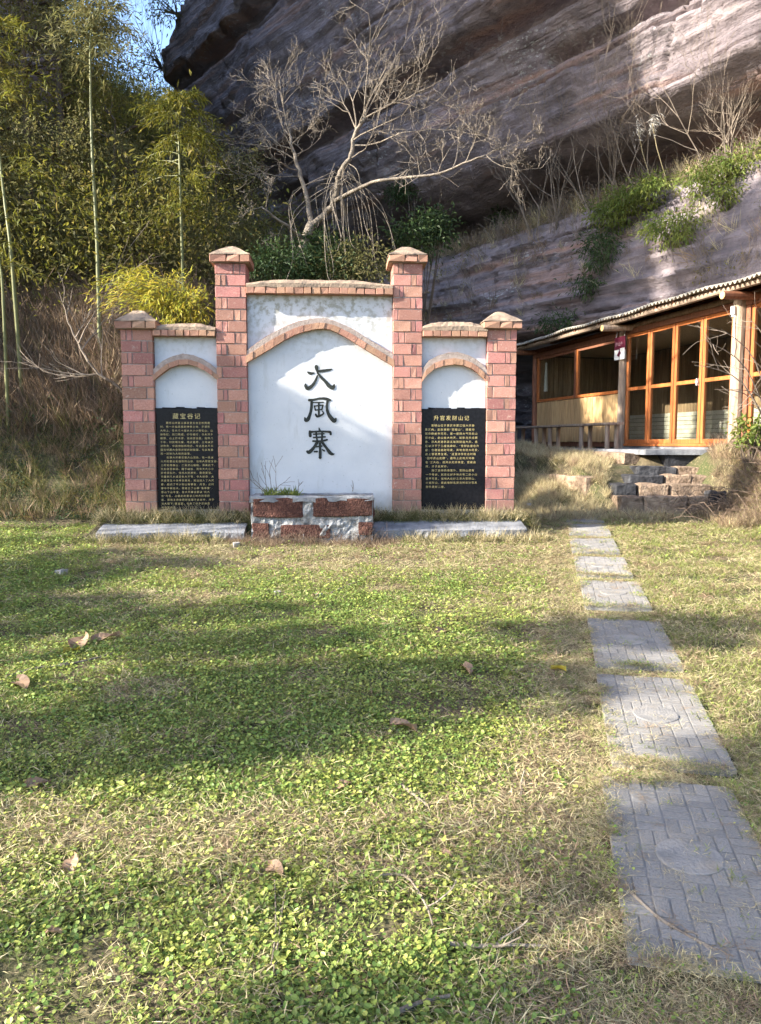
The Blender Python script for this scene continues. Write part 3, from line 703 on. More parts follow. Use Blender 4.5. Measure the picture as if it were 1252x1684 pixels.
# second bay on the near side of the log post
for k in range(2): glazed_door(-.25 - (k+1)*leaf_w, -.25 - k*leaf_w)
boxpart('door_head', M_WOODD, cabin, -1.95, -.14, -.06, .06, 3.621, 3.72, bev=.008)
boxpart('door_sill', M_WOODO, cabin, -1.95, -.14, -.05, .05, 1.42, 1.469, bev=.006)
boxpart('base_board', M_CONC, cabin, -1.95, -.14, -.08, .03, 1.28, 1.419, bev=.008)
boxpart('door_jamb', M_WOODD, cabin, -.245, -.15, -.05, .05, 1.47, 3.62, bev=.006)
# posts
ctube('post', M_LOG, (-.03, .07, 1.30), (-.03, .07, 3.80), .10)
ctube('post', M_LOG, (3.37, .03, 1.30), (3.37, .03, 3.78), .085)
ctube('post', M_WOODD, (7.42, .02, 1.30), (7.42, .02, 3.78), .075)
ctube('post', M_LOG, (-2.0, .07, 1.2), (-2.0, .07, 3.80), .10)
# windows
def window(f0, f1, z0, z1):
    fr = boxpart('window', M_WOODD, cabin, f0, f0+.07, -.03, .03, z0, z1, bev=.006); o0 = Vector(fr.location)
    def sub(name, mat, x0, x1, y0, y1, zz0, zz1):
        m = MB(); c = Vector(((x0+x1)/2, (y0+y1)/2, (zz0+zz1)/2)); m.box(x0-c.x, x1-c.x, y0-c.y, y1-c.y, zz0-c.z, zz1-c.z); part(name, m.mesh(name, mat), fr, c-o0)
    sub('frame', M_WOODO, f1-.07, f1, -.03, .03, z0, z1)
    sub('frame', M_WOODO, f0+.071, f1-.071, -.03, .03, z0, z0+.06); sub('frame', M_WOODD, f0+.071, f1-.071, -.03, .03, z1-.06, z1)
    sub('pane', M_GLASS, f0+.071, f1-.071, -.004, .004, z0+.061, z1-.061)
window(3.46, 5.30, 2.49, 3.58); window(5.33, 7.30, 2.49, 3.58)
boxpart('wall_plate', M_WOODD, cabin, 3.45, 7.36, -.06, .07, 3.582, 3.70, bev=.008)
x = 3.46
while x < 7.30:
    w = min(random.uniform(.105, .15), 7.31-x); mm = MB(); chamfer_box(mm, -w/2+.003, w/2-.003, -.012, .012, -.485, .485, .003, .001)
    part('plank', mm.mesh('plank', M_PLANK), cabin, (x+w/2, random.uniform(-.005, .005), 1.99 + random.uniform(-.006, .004))); x += w
boxpart('foot_rail', M_WOODD, cabin, 3.46, 7.34, -.05, -.013, 1.40, 1.50)
# interior: side walls, floor, ceiling boards and a back wall of boards
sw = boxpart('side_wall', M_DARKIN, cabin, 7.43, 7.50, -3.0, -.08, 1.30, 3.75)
mm = MB(); chamfer_box(mm, -.012, .012, -.058, .058, -1.1, 1.1, .003, .001); SW_ = mm.mesh('slat', M_SLAT)
for k in range(22): part('slat', SW_, sw, (-.05, 1.37 - k*.125, 0), (1, random.uniform(.9, 1.02), 1))
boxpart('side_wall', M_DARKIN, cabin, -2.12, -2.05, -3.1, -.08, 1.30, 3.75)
boxpart('floor', M_CONC, cabin, -2.04, 7.42, -2.8, -.09, 1.30, 1.40)
boxpart('ceiling', M_SLAT, cabin, -2.04, 7.42, -3.0, -.10, 3.66, 3.70)
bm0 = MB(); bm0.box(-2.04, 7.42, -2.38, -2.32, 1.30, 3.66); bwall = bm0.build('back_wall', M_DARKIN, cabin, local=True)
z = 1.41; PB = []
for k in range(5):
    mm = MB(); chamfer_box(mm, -.78, .78, -.012, .012, -.045, .045, .003, .002); PB.append(mm.mesh('board', M_PALE))
while z < 2.12:  # pale boards stop at the eave's shadow line; sunlit part put into colour
    for k in range(5): part('board', random.choice(PB), bwall, (-.75 + k*1.565 + .5, -2.30+random.uniform(-.004, .004), z+.047), (1, 1, random.uniform(.93, .99)))
    z += .095
x = -2.0
SB = []
for k in range(4):
    mm = MB(); chamfer_box(mm, -.06, .06, -.012, .012, -.62, .62, .003, .001); SB.append(mm.mesh('slat', M_SLAT))
for k in range(76):
    xx = -1.95 + k*.123
    tall = xx > 6.75
    part('slat', random.choice(SB), bwall, (xx, -2.305, 2.53 if tall else 2.90), (.97, 1, 1.8 if tall else 1.20))
# roof
def roof():
    m = MB(); n = 1180; f0, f1 = -4.0, 7.75; ys = [.60, -1.2, -3.4]; zs = [3.90, 4.27, 4.72]
    for t in (0, 1):
        for i in range(n+1):
            f = f0 + (f1-f0)*i/n; c = .022*math.sin(2*math.pi*f/.105)
            sag = .012*math.sin(f*1.7) + .01*math.sin(f*4.1+1)
            for y, z_ in zip(ys, zs): m.v.append((f, y + (.012*math.sin(f*.9+2*math.floor(f/.95)) if y > 0 else 0), z_ + c + sag - t*.012))
    o = 3*(n+1)
    for i in range(n):
        for e in range(2):
            q = i*3+e; m.f.append((q, q+1, q+4, q+3)); m.f.append((o+q, o+q+3, o+q+4, o+q+1))
        m.f.append((i*3, i*3+3, o+i*3+3, o+i*3))
    return m.build('roof', M_ROOF, cabin, local=True, smooth=False)
rf = roof()
ctube('eave_log', M_LOG, (-3.9, .44, 3.835), (7.7, .44, 3.83), .055)
ctube('purlin', M_WOODD, (-3.9, -.55, 4.04), (7.7, -.55, 4.04), .055)
ctube('top_beam', M_LOG, (-2.2, .0, 3.775), (3.3, .0, 3.77), .055)
ctube('top_beam', M_WOODD, (3.45, .0, 3.76), (7.4, .0, 3.76), .055)
for f in (-.42, 3.05, 7.35, -3.3):
    b = ctube('cross_log', M_WOODD if f != 3.05 else M_LOG, (f, -3.0, 3.80 if f > 7 else 3.84), (f, .70, 3.70), .062)
    mm = MB(); mm.tube([(f, .701, 3.70), (f, .706, 3.70)], [.060, .056], 10); mm.build('end_grain', M_LOGEND, b, local=True)
for k in range(24):
    f = -3.8 + k*.49
    mm = MB(); mm.tube([(f, .5, 3.865), (f, -3.3, 4.66)], .028, 6); mm.build('rafter', M_WOODD, cabin, local=True)
# electric fittings on the log post
mm = MB(); mm.tube([(-.03, .19, 3.50), (-.03, .19, 3.62)], [.045, .04], 8); mm.tube([(-.03, .19, 3.46), (-.03, .19, 3.50)], .025, 8); mm.build('lamp_holder', M_WHITE, cabin, local=True)
mm = MB(); mm.tube([(-.05, .16, 3.6), (-.06, .19, 3.3), (-.09, .185, 3.0), (-.07, .18, 2.85)], .008, 5); mm.build('cable', M_WHITE, cabin, local=True)
mm = MB(); mm.tube([(7.06, -.10, 3.45), (7.05, -.09, 3.1), (7.05, -.09, 2.75)], [.02, .035, .05], 7); mm.build('tied_curtain', M_WHITE, cabin, local=True)
# sign hanging at the post
sp = cpt(3.33, .13, 3.34)
sg = thing('notice_sign', 'small maroon and white notice hanging at the door corner post', 'sign', sp, CROT)
boxpart('sign_board', M_MAROON, sg, -.19, .19, -.012, .012, -.02, .25, bev=.003)
for x0, x1, lab in ((-.185, -.02, None), (.02, .185, None)): boxpart('notice_panel', M_WHITE, sg, x0, x1, -.010, .014, -.20, -.001 if x0 > 0 else .02, bev=.002)
tm = text_rows([('游人止步', -.15, .08, .30, .085)], M_PINK)
for v_ in tm.vertices: v_.co.x = -v_.co.x
part('lettering', tm, sg, (0, .0135, 0))
mm = MB(); mm.tube([(-.04, .016, -.05), (.03, .016, -.12)], .03, 8); mm.build('emblem', M_MAROON, sg, local=True)
for sx in (-.15, .15):
    mm = MB(); mm.tube([(sx, 0, .25), (sx, -.02, .36)], .006, 5); mm.build('hanger', M_STEEL, sg, local=True)
# bench in front of the plank wall
bp = cpt(4.7, .66, DZ)
bench = thing('long_bench', 'long grey plank bench on log legs in front of the plank wall', 'bench', bp, CROT)
for y0 in (-.17, .005): boxpart('seat_plank', M_LOG, bench, -2.2, 2.35, y0, y0+.16, .455, .50, bev=.006)
for fx in (-2.05, -1.05, .35, 1.05, 2.2):
    for yy in (-.10, .10):
        mm = MB(); mm.tube([(fx, yy, -.04), (fx+.01, yy, .2), (fx, yy, .454)], [.05, .045, .048], 8); mm.build('leg', M_LOG, bench, local=True)
# lamp and kettle seen through the panes
lp = cpt(.95, -1.5, 3.18)
lamp = thing('pendant_lamp', 'white dish shaped ceiling lamp behind the upper door panes', 'lamp', lp, CROT)
mm = MB(); mm.tube([(0,0,-.03), (0,0,0), (0,0,.03), (0,0,.05)], [.10, .24, .20, .05], 20); mm.build('shade', M_WHITE, lamp, local=True)
mm = MB(); mm.tube([(0,0,.05), (0,0,.49)], .008, 6); mm.build('cord', M_STEEL, lamp, local=True)
kp = cpt(.42, -1.6, 2.14)
tb = thing('side_table', 'dark wooden side table inside behind the nearest door leaf', 'table', cpt(.42, -1.6, 1.40), CROT)
boxpart('table_top', M_WOODD, tb, -.35, .35, -.25, .25, .70, .738, bev=.005)
for sx in (-.31, .31):
    for sy in (-.21, .21): boxpart('leg', M_WOODD, tb, sx-.025, sx+.025, sy-.025, sy+.025, 0, .699)
ket = thing('kettle', 'white enamel kettle with curved spout on the table inside the cabin', 'kettle', kp, CROT)
mm = MB(); mm.tube([(0,0,0), (0,0,.04), (0,0,.12), (0,0,.18), (0,0,.20)], [.09, .115, .11, .06, .02], 16); mm.build('body', M_WHITE, ket, local=True)
mm = MB(); mm.tube([(.09,0,.06), (.16,0,.10), (.20,0,.17)], [.03, .022, .015], 8); mm.build('spout', M_WHITE, ket, local=True)
mm = MB(); mm.tube([(-.07,0,.17), (-.06,0,.26), (.05,0,.26), (.07,0,.17)], .009, 6); mm.build('handle', M_WHITE, ket, local=True)

# deck slab and retaining stones
def strip_obj(name, pts, mat):
    m = MB(); m.hexa(pts); return m
mm = MB()
n_ = 40
for i in range(n_):
    y0 = 9.6 + i*.24; y1 = y0 + .24
    def ex(y): return max(7.56 - .25*y, 5.78 if y < 12.5 else 0) + .05*float(vnoise(y*1.7, .3, s=101))
    P = [(ex(y0), y0, 1.29), (9.5-.25*y0, y0, 1.29), (ex(y1), y1, 1.29), (9.5-.25*y1, y1, 1.29), (ex(y0), y0, 1.372), (9.5-.25*y0, y0, 1.372), (ex(y1), y1, 1.372), (9.5-.25*y1, y1, 1.372)]
    mm.hexa(P)
tag(mm.build('cabin_terrace', M_CONC), kind='structure')
def stone_mesh(sx, sy, sz, mat, rough=.03, name='stone', n=3):
    import bmesh
    bm = bmesh.new(); bmesh.ops.create_cube(bm, size=1); bmesh.ops.bevel(bm, geom=bm.edges[:], offset=.05, segments=1, affect='EDGES')
    bmesh.ops.subdivide_edges(bm, edges=[e for e in bm.edges if e.calc_length() > .5], cuts=n, use_grid_fill=True)
    o = random.uniform(0, 99)
    for v in bm.verts:
        p = Vector((v.co.x*sx, v.co.y*sy, v.co.z*sz)); k = 3.2/max(.3, min(sx, .6))
        q = np.array([p.x*k + o, p.y*k + o, p.z*k])
        p += Vector((float(vnoise(*q, s=1)), float(vnoise(*q, s=2)), float(vnoise(*q, s=3))))*rough; v.co = p
    me = bpy.data.meshes.new(name); bm.to_mesh(me); bm.free(); me.materials.append(mat); return me
def retaining(name, label, tt, y0, y1, zt, h, lmin, lmax):
    yy = y0; first = Vector((tt-.25*y0, y0, zt-h)); t = thing(name, label, 'stone wall', first, math.atan2(1, -.25))
    x = 0; Ltot = (y1-y0)*1.031
    while x < Ltot:
        l = random.uniform(lmin, lmax); hh = h*random.uniform(.86, 1.04); mt = M_STEP if random.random() < .8 else M_CONC
        part('stone', stone_mesh(l-.02, .3, hh, mt, .022), t, (x+l/2, -.04+random.uniform(-.03, .03), hh/2 + random.uniform(-.02, .01)), rot=(0, random.uniform(-.02, .02), random.uniform(-.03, .03))); x += l
    return t
retaining('retaining_wall', 'low upper retaining wall of mossy stones carrying the cabin terrace', 7.46, 13.0, 18.6, 1.33, .20, .7, 1.4)
retaining('retaining_wall', 'lower retaining wall of pale stones between grass and the bench terrace', 6.34, 12.1, 17.5, .98, .34, .8, 1.7)
retaining('retaining_wall', 'middle retaining kerb of pale stones under the cabin terrace wall', 6.90, 12.9, 18.0, 1.13, .20, 1.2, 2.4)
# steps
steps = thing('stone_steps', 'rough sandstone steps with left ends coloured dark for shadow and weathering climbing to the cabin', 'steps', (4.2, 11.3, .45))
def step(vt, vb, y, u0, u1, cuts, nb):
    z1 = at(1100, vt, y).z; z0 = at(1100, vb, y).z - .12; xa = at(u0, vt, y).x; xb = at(u1, vt, y).x; ks = [0] + cuts + [1]
    for i in range(len(ks)-1):
        l = (ks[i+1]-ks[i])*(xb-xa); xc = xa + (ks[i]+ks[i+1])/2*(xb-xa)
        s_ = part('step_stone', stone_mesh(l-.012, .46, z1-z0, M_BSTEP if i < nb else M_STEP, .022, 'step_stone'), steps, Vector((xc, y+.22+random.uniform(-.02, .02), (z0+z1)/2 + random.uniform(-.008, .008))) - Vector((4.2, 11.3, .45)), rot=(0, 0, random.uniform(-.04, .04)))
        if i < nb: s_['label'] = 'weathered step stone with cast shadow put into its dark colour'
step(816, 838, 11.3, 1019, 1166, [.28, .78], 0)
step(797, 814, 11.62, 1012, 1172, [.24, .55], 1)
step(782, 799, 12.0, 1034, 1178, [.42, .72], 1)
step(768, 784, 12.35, 1048, 1186, [.48, .75], 1)
step(748, 768, 12.72, 1094, 1196, [.75], 1)
step(743, 766, 12.98, 1092, 1204, [.3, .62], 1)
s_ = part('step_stone', stone_mesh(.2, .3, .3, M_BSTEP, .04, 'step_stone'), steps, Vector((4.97, 11.35, .62)) - Vector((4.2, 11.3, .45)))
s_['label'] = 'blackened end stone beside the lowest step'

# ------------------------------------------------------------------ path slabs of basket-weave pavers
SLABS = [(1.92, 2.98, 1.03, 'largest and nearest basket weave slab of the path'), (3.12, 4.22, 1.35, 'second nearest path slab, below a grass strip'), (4.42, 5.42, 1.63, 'third path slab from the camera'),
         (5.80, 6.72, 1.92, 'fourth path slab from the camera'), (6.95, 7.85, 2.15, 'fifth path slab from the camera'), (8.15, 9.04, 2.40, 'sixth path slab from the camera'), (9.35, 10.2, 2.66, 'seventh path slab from the camera'), (10.4, 11.1, 2.86, 'farthest path slab, just before the stone steps')]
PROT = -math.atan(.217); SLOPE = math.atan(.037)
SW = .50
PATH = []
UB = {}
for k in range(4):
    m = MB(); chamfer_box(m, -.5, .5, -.5, .5, -.5, .5, .05, .02); UB[k] = m.mesh('paver', M_PAVER)
for n, (ya, yb, xc, lab) in enumerate(SLABS):
    yc = (ya+yb)/2; Ls = (yb-ya)/math.cos(PROT); zc = .037*yc + .016
    t = thing('path_slab', lab, 'paving slab', (xc, yc, zc), PROT, 'paving slabs of the garden path'); t.rotation_euler = (SLOPE, 0, PROT)
    PATH.append((xc, yc, SW, Ls))
    body = boxpart('slab_bed', M_PAVER, t, -SW/2+.004, SW/2-.004, -Ls/2+.004, Ls/2-.004, -.05, .0145)
    q = SW/5; ny = int(round(Ls/q)); qy = Ls/ny; pv = MB()
    for i in range(5):
        for j in range(ny):
            cx, cy = -SW/2 + (i+.5)*q, -Ls/2 + (j+.5)*qy
            if math.hypot(cx, cy) < .062: continue
            for h in (-1, 1):
                if (i+j) % 2: c = (cx + h*q/4, cy); s_ = (q/2-.006, qy-.006)
                else: c = (cx, cy + h*qy/4); s_ = (q-.006, qy/2-.006)
                zz = .0085 + random.uniform(-.0015, .0012)
                if n < 4: part('paver', UB[random.randrange(4)], t, (c[0], c[1], zz), (s_[0], s_[1], .02))
                else: pv.box(c[0]-s_[0]/2, c[0]+s_[0]/2, c[1]-s_[1]/2, c[1]+s_[1]/2, zz-.01, zz+.01)
    if n >= 4: tag(pv.build('pavers', M_PAVER, t, local=True), kind='stuff')
    m = MB(); m.tube([(0, 0, -.01), (0, 0, .0205), (0, 0, .0225)], [.108, .108, .103], 24)
    m.build('round_boss', M_PAVER, t, local=True)

# ------------------------------------------------------------------ kerbs and planter in front of the memorial
def rough_slab(name, label, x0, x1, y0, y1, zt0, zt1, zb, cat):
    root = thing(name, label, cat, ((x0+x1)/2, 9.5 + .06*(x0+x1)/2 + (y0+y1)/2, zb), WROT)
    nx, ny = 40, 8; cx = (x0+x1)/2; cy = (y0+y1)/2; m = MB()
    for i in range(nx+1):
        for j in range(ny+1):
            x = x0 + (x1-x0)*i/nx; y = y0 + (y1-y0)*j/ny
            ed = .03*float(vnoise(x*5, 1.1, s=111)) if j == 0 else 0
            zz = zt0 + (zt1-zt0)*j/ny + .014*float(fbm(x*4, y*4, s=112)) - (.012 if j == 0 else 0)
            m.v.append((x-cx, y-cy+ed, zz-zb))
    for i in range(nx):
        for j in range(ny): q = i*(ny+1)+j; m.f.append((q, q+ny+1, q+ny+2, q+1))
    b = len(m.v)
    for i in range(nx+1):
        x, y, z_ = m.v[i*(ny+1)]; m.v.append((x, y+.02*random.random(), z_-.05-.02*random.random())); m.v.append((x, y+.05+.03*random.random(), -.08))
    for i in range(nx):
        m.f.append((b+2*i, b+2*i+2, (i+1)*(ny+1), i*(ny+1))); m.f.append((b+2*i+1, b+2*i+3, b+2*i+2, b+2*i))
    for e, sgn in ((0, 1), (nx, -1)):
        q = [e*(ny+1)+j for j in range(ny+1)]; lo = len(m.v)
        for j in q: x, y, z_ = m.v[j]; m.v.append((x, y, -.08))
        for j in range(ny): m.f.append((q[j], q[j+1], lo+j+1, lo+j) if sgn > 0 else (q[j+1], q[j], lo+j, lo+j+1))
    m.build('slab', M_CONC, root, local=True)
    return root
x0, _ = wu(166, 870); x1, _ = wu(413, 870); rough_slab('concrete_kerb', 'rough grey concrete kerb in front of the left tablet', x0+.12, x1, -.52, -.10, .465, .545, .30, 'kerb')
x0, _ = wu(614, 870); x1, _ = wu(868, 870); rough_slab('concrete_kerb', 'rough grey concrete kerb in front of the right tablet', x0, x1-.12, -.50, -.08, .475, .555, .30, 'kerb')
PLY = 8.86
pa = at(412.5, 818, PLY); pb = at(613.5, 815, PLY); px0, px1 = pa.x, pb.x; pzt = pa.z
planter = thing('stone_planter', 'low planter of dark red laterite blocks set in white mortar', 'planter', ((px0+px1)/2, PLY, .33), .03)
hw = (px1-px0)/2; hz = pzt - .33
m = MB(); nn = 44
def lump(x, z): return .034*float(fbm(x*9, z*9, s=120)) + .014*float(vnoise(x*22, z*22, s=121))
for i in range(nn+1):
    for k in range(17):
        x = -hw + 2*hw*i/nn; z_ = -.1 + (hz+.1)*k/16; m.v.append((x + (0 if 0 < i < nn else .01*float(vnoise(z_*9, 2., s=122))), .012 + lump(x, z_), z_))
for i in range(nn):
    for k in range(16): q = i*17+k; m.f.append((q, q+17, q+18, q+1))
m.box(-hw+.006, hw-.006, .03, .50, -.1, hz-.005)
pbod = m.build('mortar_body', M_LIME, planter, local=True)
# open top: rim pieces of cement
for (a, b_, c, d) in ((-hw-.01, hw+.01, -.012, .10), (-hw-.01, hw+.01, .40, .51)):
    mm = MB(); k = 26
    for i in range(k+1):
        x = a + (b_-a)*i/k
        for (fy, fz) in ((0, -.035-.025*random.random()), (.02, .0), (.15, .018), (.85, .018), (1, -.02)): mm.v.append((x, c + (d-c)*fy, hz + fz + .006*random.uniform(-1, 1)))
    for i in range(k):
        for e in range(4): q = i*5+e; mm.f.append((q, q+5, q+6, q+1))
    mm.build('rim', M_CONC, planter, local=True)
for sx in (-hw-.008, hw-.092): boxpart('rim', M_CONC, planter, sx, sx+.10, .102, .398, hz-.03, hz+.015, .004)
boxpart('soil', M_GROUND, planter, -hw+.093, hw-.093, .101, .399, hz-.04, hz+.004)
def pblk(X0, Z0, X1, Z1):
    q0 = at(400 + X0/5.217, 780 + Z0/5.217, PLY); q1 = at(400 + X1/5.217, 780 + Z1/5.217, PLY); cx = (px0+px1)/2
    a, b_ = q0.x-cx, q1.x-cx; za, zb = q1.z-.33, q0.z-.33
    part('block', stone_mesh(b_-a, .14, zb-za, M_LATER, .014, 'block', 6), planter, ((a+b_)/2, .062, (za+zb)/2))
for q in ((84, 207, 512, 372), (600, 203, 1112, 362), (80, 420, 226, 565), (330, 432, 750, 548), (985, 412, 1116, 522)): pblk(*q)
# side blocks
for (y0, y1, z0, z1) in ((.05, .47, .30, .52), (.12, .30, .07, .22)):
    for sx in (-hw, hw): part('block', stone_mesh(.10, y1-y0, z1-z0, M_LATER, .02, 'block'), planter, (sx + (.035 if sx < 0 else -.035), (y0+y1)/2, (z0+z1)/2))

# ------------------------------------------------------------------ vegetation builders
def rnd_unit(n, flat=1.0):
    v = rng.normal(size=(n, 3)); v[:, 2] *= flat; return v/np.linalg.norm(v, axis=1)[:, None]
def branchy(m, p, d, length, r, depth, spread=.55, up=.10, sub=3, seg=4, wig=.16, nside=5, tips=None, ratio=.62, droop=0.):
    pts = [Vector(p)]; rad = [r]; d = Vector(d).normalized()
    for k in range(seg):
        d = (d + Vector((random.gauss(0, wig), random.gauss(0, wig), random.gauss(0, wig) + up - droop))).normalized()
        pts.append(pts[-1] + d*length/seg); rad.append(max(.0025, r*(1 - .62*(k+1)/seg)))
    m.tube(pts, rad, nside, cap=False)
    if depth <= 0:
        if tips is not None: tips.append((pts[-1], d)); tips.append((pts[seg//2], d))
        return
    for k in range(sub):
        i = random.randint(max(1, seg//3), seg); q = pts[i]
        sd = Vector((random.gauss(0, 1), random.gauss(0, 1), random.gauss(0, .8))); sd -= d*sd.dot(d); sd = sd.normalized() if sd.length > 0 else Vector((1,0,0))
        a = random.uniform(.6, 1.3)*spread
        branchy(m, q, d*math.cos(a) + sd*math.sin(a), length*random.uniform(.55, .85)*ratio/.62*.95, max(.003, rad[i]*.72), depth-1, spread, up, sub, seg, wig, max(3, nside-1), tips, ratio, droop)
def limb(m, pts, r0, r1, n=7):
    pts = smooth_poly(pts, 4*(len(pts)-1)); k = len(pts)-1
    m.tube([p + Vector((random.gauss(0, .01), random.gauss(0, .01), 0)) for p in pts], [r0 + (r1-r0)*(i/k)**.8 for i in range(k+1)], n); return pts

# bare tree behind the memorial
TY = 13.6
bx = at(494, 470, TY)
btree = thing('bare_tree', 'leafless spreading tree with pale twisted branches behind the memorial wall', 'tree', (bx.x, TY, g(bx.x, TY)))
def T(u, v, dy=0.): return at(u, v, TY + dy)
m = MB(); MA = MB(); MT = MB()
base = Vector((bx.x-.06, TY, g(bx.x, TY)-.15))
limb(m, [base, T(492, 445), T(500, 400), T(513, 368)], .105, .08, 10)
m.build('trunk', M_BARE, btree, smooth=True)
L1 = limb(MA, [T(512, 372), T(507, 335, .05), T(494, 290, .1), T(484, 255, .15), T(478, 225, .2)], .052, .024)
L2 = limb(MA, [T(513, 370), T(530, 355, -.1), T(548, 335, -.2), T(556, 300, -.3), T(562, 278, -.35), T(578, 255, -.4), T(583, 222, -.4), T(598, 195, -.5)], .060, .027)
L3 = limb(MA, [T(552, 330, -.25), T(585, 312, -.6), T(620, 298, -.9), T(660, 293, -1.1), T(720, 286, -1.3), T(765, 268, -1.5), T(800, 255, -1.6)], .036, .011)
L4 = limb(MA, [T(500, 395), T(478, 375, -.3), T(455, 360, -.5), T(430, 340, -.7)], .035, .012)
tips = []
def sprout(pts, specs):
    for (i, u, v, dy, r, dep, sub) in specs:
        p = pts[min(int(i*(len(pts)-1)), len(pts)-1)]; q = T(u, v, dy); d = q-p; l = d.length
        branchy(MT, p, d, l*1.0, r*.42, 3, .75, .035, 4, 7, .15, 5, tips, .53)
sprout(L1, [(1, 470, 160, .3, .034, 4, 3), (1, 455, 190, .5, .03, 4, 3), (.85, 420, 230, .4, .028, 4, 3), (.7, 400, 215, .2, .026, 4, 3), (.8, 440, 140, -.3, .026, 4, 3), (.9, 520, 190, -.1, .028, 4, 3), (.6, 440, 280, -.4, .022, 3, 3), (.95, 500, 130, .4, .026, 4, 3), (.5, 390, 290, 0, .02, 3, 3), (.75, 540, 240, .6, .022, 3, 3)])
sprout(L2, [(1, 620, 90, -.6, .038, 4, 3), (1, 690, 130, -.9, .036, 4, 3), (1, 660, 60, -.3, .034, 4, 3), (1, 730, 165, -1.2, .034, 4, 3), (.9, 585, 110, -.2, .03, 4, 3), (.85, 670, 185, -1.2, .032, 4, 3), (.8, 740, 215, -.9, .03, 4, 3), (.9, 540, 130, .1, .028, 4, 3), (.7, 640, 215, -.8, .026, 4, 3), (1, 640, 30, -.7, .03, 3, 3), (.95, 600, 140, -.9, .026, 4, 3)])
sprout(L3, [(1, 860, 225, -1.9, .022, 3, 3), (.95, 840, 255, -1.4, .02, 3, 3), (.85, 800, 215, -1.6, .022, 4, 3), (.75, 770, 205, -1.2, .022, 4, 3), (.7, 745, 225, -1.4, .02, 3, 3), (.6, 700, 240, -1, .018, 3, 3), (1, 845, 290, -1.8, .018, 3, 3)])
sprout(L4, [(1, 395, 350, -.8, .014, 3, 3), (.9, 420, 320, -.6, .014, 3, 3), (.5, 440, 400, -.5, .012, 2, 3)])
MA.build('limb', M_BARE, btree, smooth=True); MT.build('twigs', M_BARE, btree)
# dead vines draped from the fork
vine = thing('hanging_vine', 'dry dead vines hanging from the fork of the bare tree', 'vine', T(560, 285, -.4))
m = MB()
for k in range(30):
    a = T(random.uniform(545, 575), random.uniform(268, 310), random.uniform(-.6, -.2)); sp_ = random.gauss(0, 1)
    e = T(585 + 52*sp_, random.uniform(350, 455), random.uniform(-1.1, .3)); mid = a.lerp(e, .45) + Vector((sp_*.22, random.uniform(-.2, .1), random.uniform(.0, .28)))
    pts = smooth_poly([a, mid, e, e + Vector((random.gauss(0, .15), 0, -random.uniform(.1, .5)))], 12); m.tube(pts, [random.uniform(.003, .007)]*len(pts), 4, False)
m.build('stems', M_BARE, vine)

def leafy(name, label, cat, base, shape, n, ln, wd, mat, trunk_mat=M_TRUNK, group=None, stems=7, flat=.7, droop=.15, clump=.35, nclump=30, twig=.012):
    """shrub or crown: shape = list of (centre, radii) ellipsoids in world space"""
    t = thing(name, label, cat, base, 0, group); m = MB(); b = Vector(base); L_ = MB(); per = max(1, int(n/(nclump*len(shape))))
    for (c, r) in shape:
        c = Vector(c); r = Vector(r)
        for q in range(nclump):
            u = rnd_unit(1)[0]*(.35 + .65*random.random()**.5); pc = np.array(c) + u*np.array(r)
            if q % max(1, nclump//stems) == 0:
                mid = b.lerp(Vector(pc), .5) + Vector((random.gauss(0, .05), random.gauss(0, .05), .1*(Vector(pc)-b).length*random.random()))
                m.tube(smooth_poly([b, mid, Vector(pc)], 8), [twig*(1.5 - k/8*1.2) for k in range(9)], 5, False)
            cr = clump*random.uniform(.6, 1.2)
            P = pc + rng.normal(size=(per, 3))*cr*.5*np.array([1, 1, flat])
            Dv = (P - pc)/max(cr, .01)*.8 + rng.normal(size=(per, 3))*.6 + u*.5; Dv[:, 2] -= droop
            Nn = rng.normal(size=(per, 3))*.5 + np.array([0, 0, 1.0])
            L_.leaves(P, Dv, Nn, ln*rng.uniform(.6, 1.25, per), wd*rng.uniform(.7, 1.2, per))
    if m.v: m.build('stems', trunk_mat, t)
    L_.build('foliage', mat, t); return t

def bamboo(label, pts, r0, crown_from, n_br, leaf_n, blen, mat=M_BLEAF, group='bamboos on the bank', ln=.13, wd=.02, droop=.5):
    base = Vector(pts[0]); t = thing('bamboo', label, 'bamboo', base, 0, group); P = smooth_poly(pts, 40); m = MB(); k = len(P)
    rad = [max(.006, r0*(1 - .85*i/(k-1))) * (1.10 if i % 3 == 0 else .97) for i in range(k)]
    m.tube(P, rad, 8); m.build('culm', M_CULM, t, smooth=True)
    B = MB(); L_ = MB()
    for q in range(n_br):
        f = crown_from + (1-crown_from)*random.random()**.9; p = P[min(k-1, int(f*(k-1)))]; a = random.uniform(0, 2*math.pi)
        l = blen*random.uniform(.5, 1.1)*(1.15 - .55*(f-crown_from)/(1-crown_from+1e-6)); d = Vector((math.cos(a), math.sin(a), random.uniform(.05, .7))).normalized()
        pts2 = [p + d*l*s_ + Vector((0, 0, -droop*l*s_*s_)) for s_ in (0, .25, .5, .75, 1)]
        B.tube(pts2, [.008, .006, .005, .004, .002], 3, False)
        nl = leaf_n; s_ = rng.uniform(.25, 1.02, nl); A = np.array([list(p + d*l*x_ + Vector((0, 0, -droop*l*x_*x_))) for x_ in s_])
        A += rng.normal(size=A.shape)*.05*l + np.array([0, 0, -.02])
        D_ = np.array(d)[None, :]*.7 + rng.normal(size=A.shape)*.5 + np.array([0, 0, -.55])
        L_.leaves(A, D_, rng.normal(size=A.shape)*.4 + np.array([0, 0, 1.]), ln*rng.uniform(.6, 1.3, nl), wd*rng.uniform(.8, 1.3, nl))
    B.build('branches', M_CULM, t); L_.build('foliage', mat, t); return t
def bl(lst, y): return [at(u, v, y + dy) for (u, v, dy) in lst]
